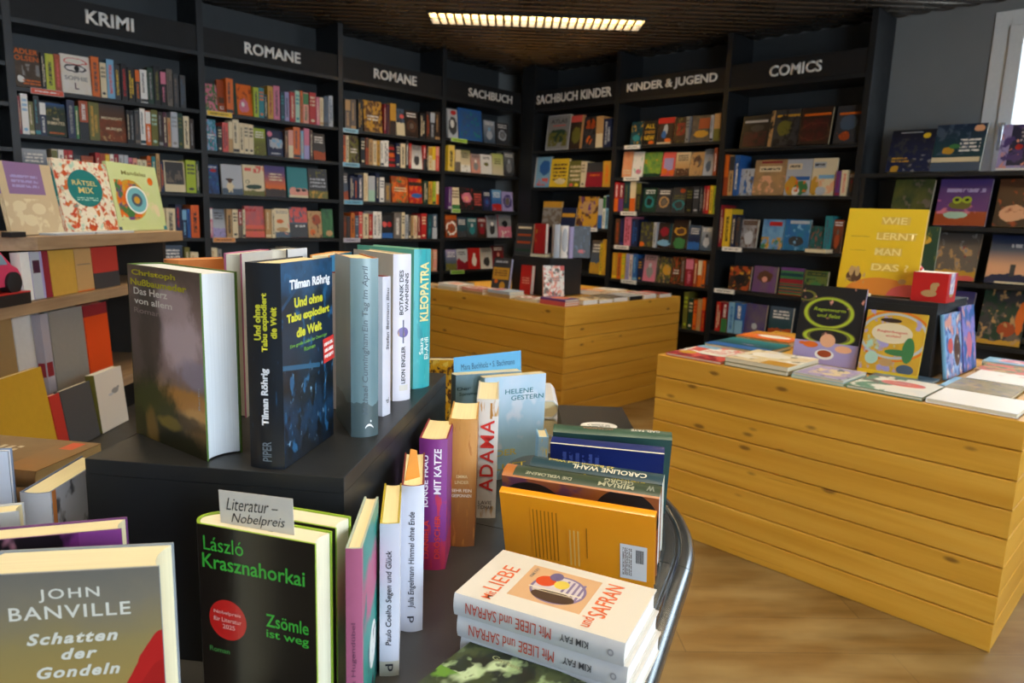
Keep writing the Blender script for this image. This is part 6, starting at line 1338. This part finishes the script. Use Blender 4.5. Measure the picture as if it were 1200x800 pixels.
# gold patterned book between
Pg = onz(531, 466, TZ + .14)
hero('hardcover_book', 'gold dotted hardcover glimpsed right of the turquoise book', .13, .20, .03, frame((Pg.x + .03, Pg.y + .12, TZ + .0003), Vector((.8, -.6, 0)).normalized(), Vector((.6, .8, 0)).normalized(), ZUP), cover('d9a41c', [('n', 14, .52, 'brown'), ('n', 12, .58, 'e8c85a'), ('r', 0, 1, 0, .2, 'dkbrown')]), 'gold', group=gt)

# ------------------------------------------------------------------ row filed spine-up at the right
gf = 'hardcovers filed spine-up at the right of the foreground table'
def filed(label, a, b, vh, depth, t, back, spine, texts=(), lean=16, zoff=0, edge=None, pages='dfe0e2', L=None, **kw):
    """spine on top; a,b pixel ends of the near top edge at height TZ+vh; back cover faces the viewer"""
    p0, p1 = onz(*a, TZ + vh), onz(*b, TZ + vh); e = (p1 - p0); Ln = L or e.length; e.normalize()
    n = Vector((-e.y, e.x, 0))                                   # away from the viewer
    th = R(lean)
    dn = Vector((n.x * math.sin(th), n.y * math.sin(th), -math.cos(th)))   # local X: from spine down to the fore edge
    yv = -(n * math.cos(th) + ZUP * math.sin(th))                 # local Y: towards the viewer (back cover)
    zv = dn.cross(yv)
    # near top edge is at y=+t/2, x=0; foot of the book on the right
    head = p0 if zv.dot(e) < 0 else p1
    foot = p1 if zv.dot(e) < 0 else p0
    foot = (p0 + p1) / 2 + (foot - (p0 + p1) / 2).normalized() * Ln / 2
    M = frame(foot - yv * (t / 2), dn, yv, zv)
    # rest on the table: shift so the lowest corner is at TZ
    low = min((M @ Vector((depth, y, 0))).z for y in (-t / 2, t / 2))
    M = Matrix.Translation((0, 0, TZ + .0004 - low)) @ M
    return hero('hardcover_book', label, depth, Ln, t, M, back, spine, back, pages=pages, edge=edge, group=gf, texts=texts, **kw)
orb = cover('f09612', [('d', 3, 'f2a01c', .6)], coat=.25, rough=.3)
_, cvo, plo = filed('bright orange hardcover with barcode label at the front of the filed row', (585, 576), (768, 606), .128, .135, .013, orb, orb, rnd=.10, edge='d98a1a', lean=19, pages='6a4a4a')
hB = (onz(585, 576, TZ + .128) - onz(768, 606, TZ + .128)).length
def back_quad(parent, w, t, h, u0, u1, v0, v1, mat, name='barcode_label'):
    """u across the cover (0 spine .. 1 fore edge), v along its height, on the back cover"""
    m = MB(); y = t / 2 + .0005
    m.face([(u0 * w, y, v0 * h), (u0 * w, y, v1 * h), (u1 * w, y, v1 * h), (u1 * w, y, v0 * h)], [(0, 0), (0, 1), (1, 1), (1, 0)])
    return m.build(name, mat, parent)
back_quad(cvo, .135, .013, hB, .42, .90, .045, .215, cover('e4e2e0', [('y', 1, .001, 'grey'), ('x', 26, .5, 'black', .12, .5, .12, .42), ('x', 41, .4, 'black', .12, .5, .12, .42), ('t', .1, .9, .55, .92, 'taupe', 5)], seed=1), 'barcode_label')
blurb = cover('de8a12', [('x', 18, .4, 'a86408', .08, .86, .02, .98)], seed=2)
back_quad(cvo, .135, .013, hB, .16, .84, .62, .80, cover('f09612', [('x', 7.0, .35, 'b06c0a')], seed=3), 'blurb_text')
back_quad(cvo, .135, .013, hB, .36, .86, .48, .56, cover('f09612', [('x', 3.0, .4, 'e8b45c')], seed=3), 'blurb_text')
back_quad(cvo, .135, .013, hB, .30, .72, .425, .432, plain('b06c0a'), 'blurb_text')
mir = cover('a8622a', [('d', 4, '7a4a4a', .8), ('r', 0, 1, 0, 1, 'a8622a') if False else ('n', 4, .56, '6a4258'), ('e', .62, .8, .34, .22, '1e2224'), ('e', .70, .2, .34, .2, '1e2224')], seed=6)
mis = cover('3f4c34', [('d', 4, '2f3d34', .8), ('r', 0, 1, .93, 1, 'b06a30'), ('r', .0, .1, 0, 1, 'a8622a')], seed=6)
filed('dark green and copper hardcover filed behind the orange one', (588, 552), (773, 580), .142, .142, .030, mir, mis, rnd=.12, edge='8a5a2c', texts=[('S', 'MIRIAM', .34, .27, .22, .3, 'b9b79a'), ('S', 'GEORG', .66, .26, .18, .3, 'b9b79a'), ('S', 'DIE VERLORENE', .34, .70, .30, .24, 'b9b79a'), ('S', 'w', .5, .06, .05, .4, '8a8f80')], lean=17)
def filed_behind(label, prev_a, prev_b, vh, gap, sl, sr, lift, depth, t, back, spine, **kw):
    p0, p1 = onz(*prev_a, TZ + vh), onz(*prev_b, TZ + vh); e = (p1 - p0).normalized(); n = Vector((-e.y, e.x, 0))
    a = proj(p0 + n * gap + e * sl + ZUP * lift); b = proj(p1 + n * gap + e * sr + ZUP * lift)
    return filed(label, a, b, vh + lift, depth, t, back, spine, **kw)
filed_behind('black-green hardcover with yellow spine title, third in the filed row', (588, 552), (773, 580), .142, .0335, .022, -.006, 0, .142, .013, '26382c', '26382c', rnd=.05, edge='4a5a3a', texts=[('S', 'EMILIA HART', .5, .22, .24, .6, 'd9c43a'), ('S', 'Unbeugsam wie die See', .5, .62, .42, .6, 'd9c43a')], lean=17)
filed_behind('dark teal hardcover with cream spine title, fourth in the filed row', (588, 552), (773, 580), .142, .049, .028, -.002, .003, .145, .026, '2a4650', '2a4650', rnd=.10, edge='c9c4b0', texts=[('S', 'CAROLINE WAHL', .42, .40, .56, .42, 'e2ddc8', dict(bold=.02)), ('S', '22 Bahnen und Wind', .78, .62, .5, .2, 'd9c86a')], lean=17)
nav = cover('1c2a6a', [('d', 3, '16225a', .6), ('t', .45, .9, .55, .9, '4a5aa0', 6)], coat=.2)
_, cvn, _p = filed('navy blue hardcover with a white line along its edge, fifth in the filed row', (645, 514), (779, 527), .148, .145, .022, nav, cover('1c2a6a', [('r', 0, .12, 0, 1, 'e0d9c0')]), rnd=.04, edge='e0d9c0', lean=15, pages='c9cfdc')
hN = (onz(645, 514, TZ + .148) - onz(779, 527, TZ + .148)).length
back_quad(cvn, .145, .022, hN, .52, .68, .22, .42, plain('c8c8d0'), 'white_label')
gae = cover('2f5048', [('d', 3, '1f3a44', .8)])
filed('dark green hardcover with pale author lettering, last of the filed row', (648, 504), (788, 514), .15, .15, .030, gae, cover('46604a', [('d', 3, '2f4a3c', .8)]), rnd=.16, edge='2a4038', texts=[('S', 'GAËL FAYE', .55, .22, .24, .32, 'e6e2d0', dict(bold=.02)), ('S', 'JACARANDA', .5, .62, .26, .26, 'b5826a')], lean=12, pages='2f5a6a')
top_spine('pale blue softcover with ladder-like marks squeezed in left of the navy blue book', (629, 511), (640, 513), .135, .05, 'sky', cover('9fc4dc', [('x', 9, .2, 'e6eef2', .1, .9, 0, .6), ('n', 8, .6, 'e8d06a', .1, .9, .7, 1)]), rnd=.02, ang=48)
Pk = onz(715, 492, TZ + .125); Xk = Vector((.70, -.71, 0)); Yk = Vector((.71, .70, 0))
for i in range(4):
    flat_book('hardcover_book', ['dark blue book at the bottom of the pile behind the filed row', 'grey book second in the pile behind the filed row', 'brown book third in the pile behind the filed row', 'black book with a white oval on top of the pile behind the filed row'][i], (Pk.x - .105, Pk.y + .03), (.70, -.71), .14, .20, .028, TZ + .0004 + i * .0284,
              cover('black', [('e', .52, .25, .26, .13, 'white'), ('t', .36, .68, .2, .3, 'grey', 2)], seed=1) if i == 3 else plain(['navy', 'grey', 'brown'][i]), plain(['navy', 'grey', 'brown', 'black'][i]), group='pile behind the filed row')

# ------------------------------------------------------------------ cookery book stack and the photo book
gs_ = 'white stack of three identical cookery novels'
tl, tr, br, bl = (onz(*q, TZ + .083) for q in ((588, 643), (762, 688), (733, 753), (528, 692)))
e = ((tr - tl).normalized() + (br - bl).normalized()).normalized(); nn = Vector((-e.y, e.x, 0))
Lr = .5 * ((tr - tl).length + (br - bl).length); Wd = abs((tl - bl).dot(nn))
saf = cover('d6d0c4', [('r', .22, .86, .30, .74, 'd0a67c'), ('e', .52, .50, .26, .165, 'c9bfc4'), ('o', .52, .50, .26, .165, '7d6f93', .10), ('x', 30, .45, '7d6f93', .36, .72, .36, .50), ('e', .38, .50, .10, .13, '4a362a'), ('e', .62, .60, .10, .06, 'cf4a22'), ('e', .74, .56, .08, .04, '6a5f86'), ('e', .62, .50, .08, .045, 'd8c050'),
   ('l', .47, .66, .49, .36, .012, 'd8cdb8'), ('l', .43, .64, .45, .40, .008, 'b8a890')], rough=.35, seed=2)
for i in range(3):
    tt = .0272; sh = (2 - i) * .004
    # front cover up, spine towards the viewer (bl-br edge), head towards the left
    Xl = nn; Zl = Vector((-nn.y, nn.x, 0))                     # up x X
    org = br + e * 0 + nn * (sh * .5) + e * sh
    Z0 = TZ + .0004 + i * (tt + .0003)
    M = frame((org.x, org.y, Z0 + tt / 2), Xl, Vector((0, 0, -1)), Zl)
    tx = [('S', 'Mit LIEBE und SAFRAN', .5, .66, .52, .5, 'c24a34', dict(bold=.0)), ('S', 'KIM FAY', .5, .27, .16, .3, '4a4a50'), ('S', 'o', .5, .07, .035, .3, '9a9aa0')]
    if i == 2:
        tx += [('F', 'LIEBE', .46, .84, .5, .10, 'dd6a3c', dict(bold=.0)), ('F', 'Mit', .12, .82, .14, .06, 'dd6a3c'), ('F', 'und', .14, .245, .16, .07, 'dd6a3c'), ('F', 'SAFRAN', .56, .215, .62, .10, 'dd6a3c'), ('F', 'KIM FAY', .72, .70, .2, .02, '8a8078')]
    hero('hardcover_book', ['bottom white cookery novel of the foreground stack of three', 'middle white cookery novel of the foreground stack of three', 'top white cookery novel with plate and fruit picture and orange title'][i], Wd, Lr, tt, M, saf if i == 2 else 'd2cec6', 'c9c9cc', group=gs_, rnd=.10, pages='eeece6', texts=tx, edge='d2cec6')
pho = cover('3f4a26', [('d', 3, '2a3318', .9), ('n', 4, .52, '1a2012'), ('n', 5, .56, '8fa878'), ('n', 3, .60, 'b4c89a', 0, 1, .3, 1), ('n', 6, .6, '20280f'), ('n', 4, .54, '5f8a2c', 0, .6, 0, .7)], seed=12, coat=.2)
gA, gB = onz(560, 745, TZ + .024), onz(706, 808, TZ + .024); ge = (gB - gA).normalized(); gn = Vector((ge.y, -ge.x, 0))
Mp = frame((gA.x + gn.x * .23, gA.y + gn.y * .23, TZ + .0004 + .012), ge, Vector((0, 0, -1)), -gn)
hero('softcover_book', 'green photo book with dark trees lying flat at the bottom edge', .165, .23, .024, Mp, pho, '2a3318', hard=False, texts=[('F', 'DER', .86, .72, .16, .05, 'e6e2cc'), ('F', 'Garten', .34, .90, .22, .03, '8a9068')])

# ------------------------------------------------------------------ front left group on the table
gl_ = 'hardcovers at the front left of the foreground table'
krf = cover('1a1510', [('g', -.2, .5, '2a1a10') if False else ('d', 2, '241a12', .7), ('e', .24, .555, .165, .098, 'c8221e'), ('h', .12, .05, 4, '3a2410'), ('e', .66, .22, .1, .1, '100c08'), ('r', .60, .72, .08, .3, '120e0a'), ('r', .52, .72, .0, .07, 'b5341c')], coat=.3, rough=.3, seed=6)
kh = .215
k1, k2 = onz(231, 613, TZ + kh), onz(369, 638, TZ + kh); kx = (k2 - k1).normalized(); ky = Vector((-kx.y, kx.x, 0)); kw = (k2 - k1).length
def kra(label, off, tt, texts, front):
    o = k1 + ky * off
    return hero('hardcover_book', label, kw, kh, tt, frame((o.x, o.y, TZ + .0003) + Vector((0, 0, 0)) if False else (o.x + ky.x * tt / 2, o.y + ky.y * tt / 2, TZ + .0003), kx, ky, ZUP), front, 'black', 'e8e6e0', edge='8fae2c', group=gl_, texts=texts, pages='eadfc2', rnd=.3)
kra('black hardcover with green title and red round sticker at the front of the table', 0, .030,
    [('F', 'László', .225, .915, .35, .068, '3fae3a', dict(bold=.0)), ('F', 'Krasznahorkai', .475, .83, .88, .070, '3fae3a'), ('F', 'Zsömle', .76, .60, .36, .062, '3fae3a'), ('F', 'ist weg', .76, .53, .36, .05, '3fae3a'), ('F', 'Nobelpreis', .24, .588, .24, .022, 'e8a8a0'), ('F', 'für Literatur', .24, .556, .25, .022, 'e8a8a0'), ('F', '2025', .25, .523, .11, .022, 'e8a8a0'), ('F', 'Roman', .16, .40, .18, .026, '3f7a3a')], krf)
kra('second black hardcover standing right behind the one with the red sticker', .036, .030, [], krf)
m = MB(); m.box(0, 0, 0, .082, .0006, .056)
cp_ = onz(252, 600, TZ + kh)
o = m.build('handwritten_card', plain('cfc8bc', .7)); o.matrix_world = frame((k1.x + ky.x * .012 + kx.x * .018, k1.y + ky.y * .012 + kx.y * .018, TZ + kh - .024), kx, ky, ZUP) @ Matrix.Rotation(R(-2), 4, 'Y')
tag(o, 'white card with black handwriting tucked into the black hardcover', 'card')
for tx, uu, vv, ww in (('Literatur –', .037, .044, .058), ('Nobelpreis', .043, .029, .060), ('2025', .042, .0145, .034)):
    lettering(tx, plain('1e1e22', .5), o, frame((uu, -.0006, vv), (1, 0, .03), (0, 0, 1), (0, -1, 0)), w=ww, h=.0125, shear=.35, bold=-.005, name='handwriting')
# front left big cover
ban = cover('8d7c58', [('p', .3, 1.6, [(.0, '8a7444'), (.45, 'a48746'), (.7, '93804f'), (.88, '7d7462'), (1., '6f6a60')], 0, 1, 0, 1), ('n', 3, .6, 'b8954a', 0, 1, 0, .5), ('l', 1.0, .66, .92, .58, .07, 'b5201c'), ('l', .95, .60, .84, .46, .075, 'b5201c'), ('l', .9, .46, .62, .42, .05, 'b5201c'), ('l', .64, .42, .38, .37, .028, 'a81c18'), ('l', 1.0, .5, .8, .3, .10, 'a51c18')], coat=.15, seed=8)
bh = .215
b2_, b1_ = onz(186, 664, TZ + bh), onz(0, 674, TZ + bh); bx = (b2_ - b1_).normalized(); by = Vector((-bx.y, bx.x, 0)); bw = .14
o_ = b2_ - bx * bw
hero('hardcover_book', 'hardcover with brown canal painting and white serif title at the lower left corner', bw, bh, .046, frame((o_.x + by.x * .023, o_.y + by.y * .023, TZ + .0003), bx, by, ZUP), ban, '8d7c58', '6a6f74', edge='8a929a', group=gl_, pages='e8deb8', rnd=.1,
     texts=[('F', 'JOHN', .50, .905, .33, .055, 'd9d4c4', dict(space=1.2)), ('F', 'BANVILLE', .50, .835, .66, .055, 'd9d4c4', dict(space=1.15)), ('F', 'Schatten', .50, .725, .50, .05, 'd9d4c4', dict(shear=.3, bold=.035, space=1.2)), ('F', 'der', .53, .655, .2, .048, 'd9d4c4', dict(shear=.3, bold=.035, space=1.2)), ('F', 'Gondeln', .52, .58, .46, .05, 'd9d4c4', dict(shear=.3, bold=.035, space=1.2))])
pur = cover('8a3a8a', [('r', 0, .45, .86, 1, '1e1420'), ('n', 3, .5, '1e1420'), ('n', 4, .56, 'c98aa0'), ('r', .74, 1, 0, 1, '9a4a9c')], seed=7)
p2_, p1_ = onz(142, 620, TZ + .205), onz(0, 633, TZ + .205); px_ = (p2_ - p1_).normalized(); py_ = Vector((-px_.y, px_.x, 0))
o_ = p2_ - px_ * .14
hero('hardcover_book', 'purple hardcover standing behind the canal painting book', .14, .205, .03, frame((o_.x + py_.x * .015, o_.y + py_.y * .015, TZ + .0003), px_, py_, ZUP), pur, '5a2a5c', '6a3a74', edge='6a3a74', group=gl_, pages='eadfb4', rnd=.1)
# white book with drawing, pages up, further left
def anyb(label, pts, h, t, front, name='hardcover_book', **kw):
    """front cover to the viewer: top-left and top-right pixels of its front at height TZ+h"""
    a, b = onz(*pts[0], TZ + h), onz(*pts[1], TZ + h); x = (b - a).normalized(); y = Vector((-x.y, x.x, 0)); w = kw.pop('w', (b - a).length)
    if kw.pop('anchor_right', False): a = b - x * w
    return hero(name, label, w, h, t, frame((a.x + y.x * t / 2, a.y + y.y * t / 2, TZ + .0003), x, y, ZUP), front, group=gl_, **kw)
whi = cover('c9d2e4', [('n', 4, .62, '5a5f70'), ('r', .02, .08, 0, 1, 'd98a4a')], seed=3)
anyb('white hardcover with ink scribbles against the left side of the riser', ((59, 577), (99, 552)), .172, .036, whi, spine='d9dce4', back='4a5a8a', edge='5a6a8a', pages='ece0b4', w=.13)
anyb('white hardcover cut off by the left photo edge behind the purple one', ((-40, 606), (22, 599)), .19, .026, plain('d9d9d4'), pages='ece0b4', edge='c8ccd2', w=.12, anchor_right=True)
anyb('thin pale blue-white book standing at the left photo edge', ((-30, 531), (9, 529)), .22, .014, plain('cfd6e6'), edge='7a8aa4', pages='d9dce4', w=.13, anchor_right=True)
# stack of lying brown books beyond
gb = 'brown paperbacks lying at the left of the foreground table'
q0, q1, q2 = onz(42, 551, TZ + .125), onz(112, 521, TZ + .125), onz(10, 512, TZ + .125)
ex_ = (q1 - q0).normalized(); ny_ = Vector((-ex_.y, ex_.x, 0))
bro = cover('8a6d44', [('g', .1, 1, 'a08a64'), ('d', 3, '6a4f30', .6), ('t', .2, .7, .5, .72, 'd9ccb0', 3), ('r', .70, .94, .10, .22, 'd9552a'), ('d', 3, 'b07a34', .6, 0, .8, 0, .3)], seed=4)
zz = TZ + .0004
for i, (tt, c, lb) in enumerate([(.034, plain('7a6a54'), 'bottom paperback of the lying brown pile at the left'), (.034, plain('5a6a80'), 'second paperback of the lying brown pile at the left'), (.028, plain('8a7a5a'), 'third paperback of the lying brown pile at the left'), (.026, bro, 'top brown paperback with an orange sticker lying at the left')]):
    M = frame((q0.x - .003 * (3 - i), q0.y, zz + tt / 2), ex_, Vector((0, 0, -1)), ny_)
    hero('softcover_book', lb, .135, .20, tt, M, c, '7a5a34', hard=False, group=gb, pages='c9ae7a'); zz += tt + .0004
# small yellow booklet and slip behind the riser's left corner
yb = onz(150, 506, TZ + .14)
flat_book('softcover_book', 'small yellow and red booklet peeking out behind the left of the riser', (yb.x - .02, yb.y + .03), (.8, .6), .11, .16, .02, TZ + .0004, cover('e0b21c', [('n', 4, .58, 'd9402a'), ('n', 5, .6, 'white')]), plain('gold'), group=None)
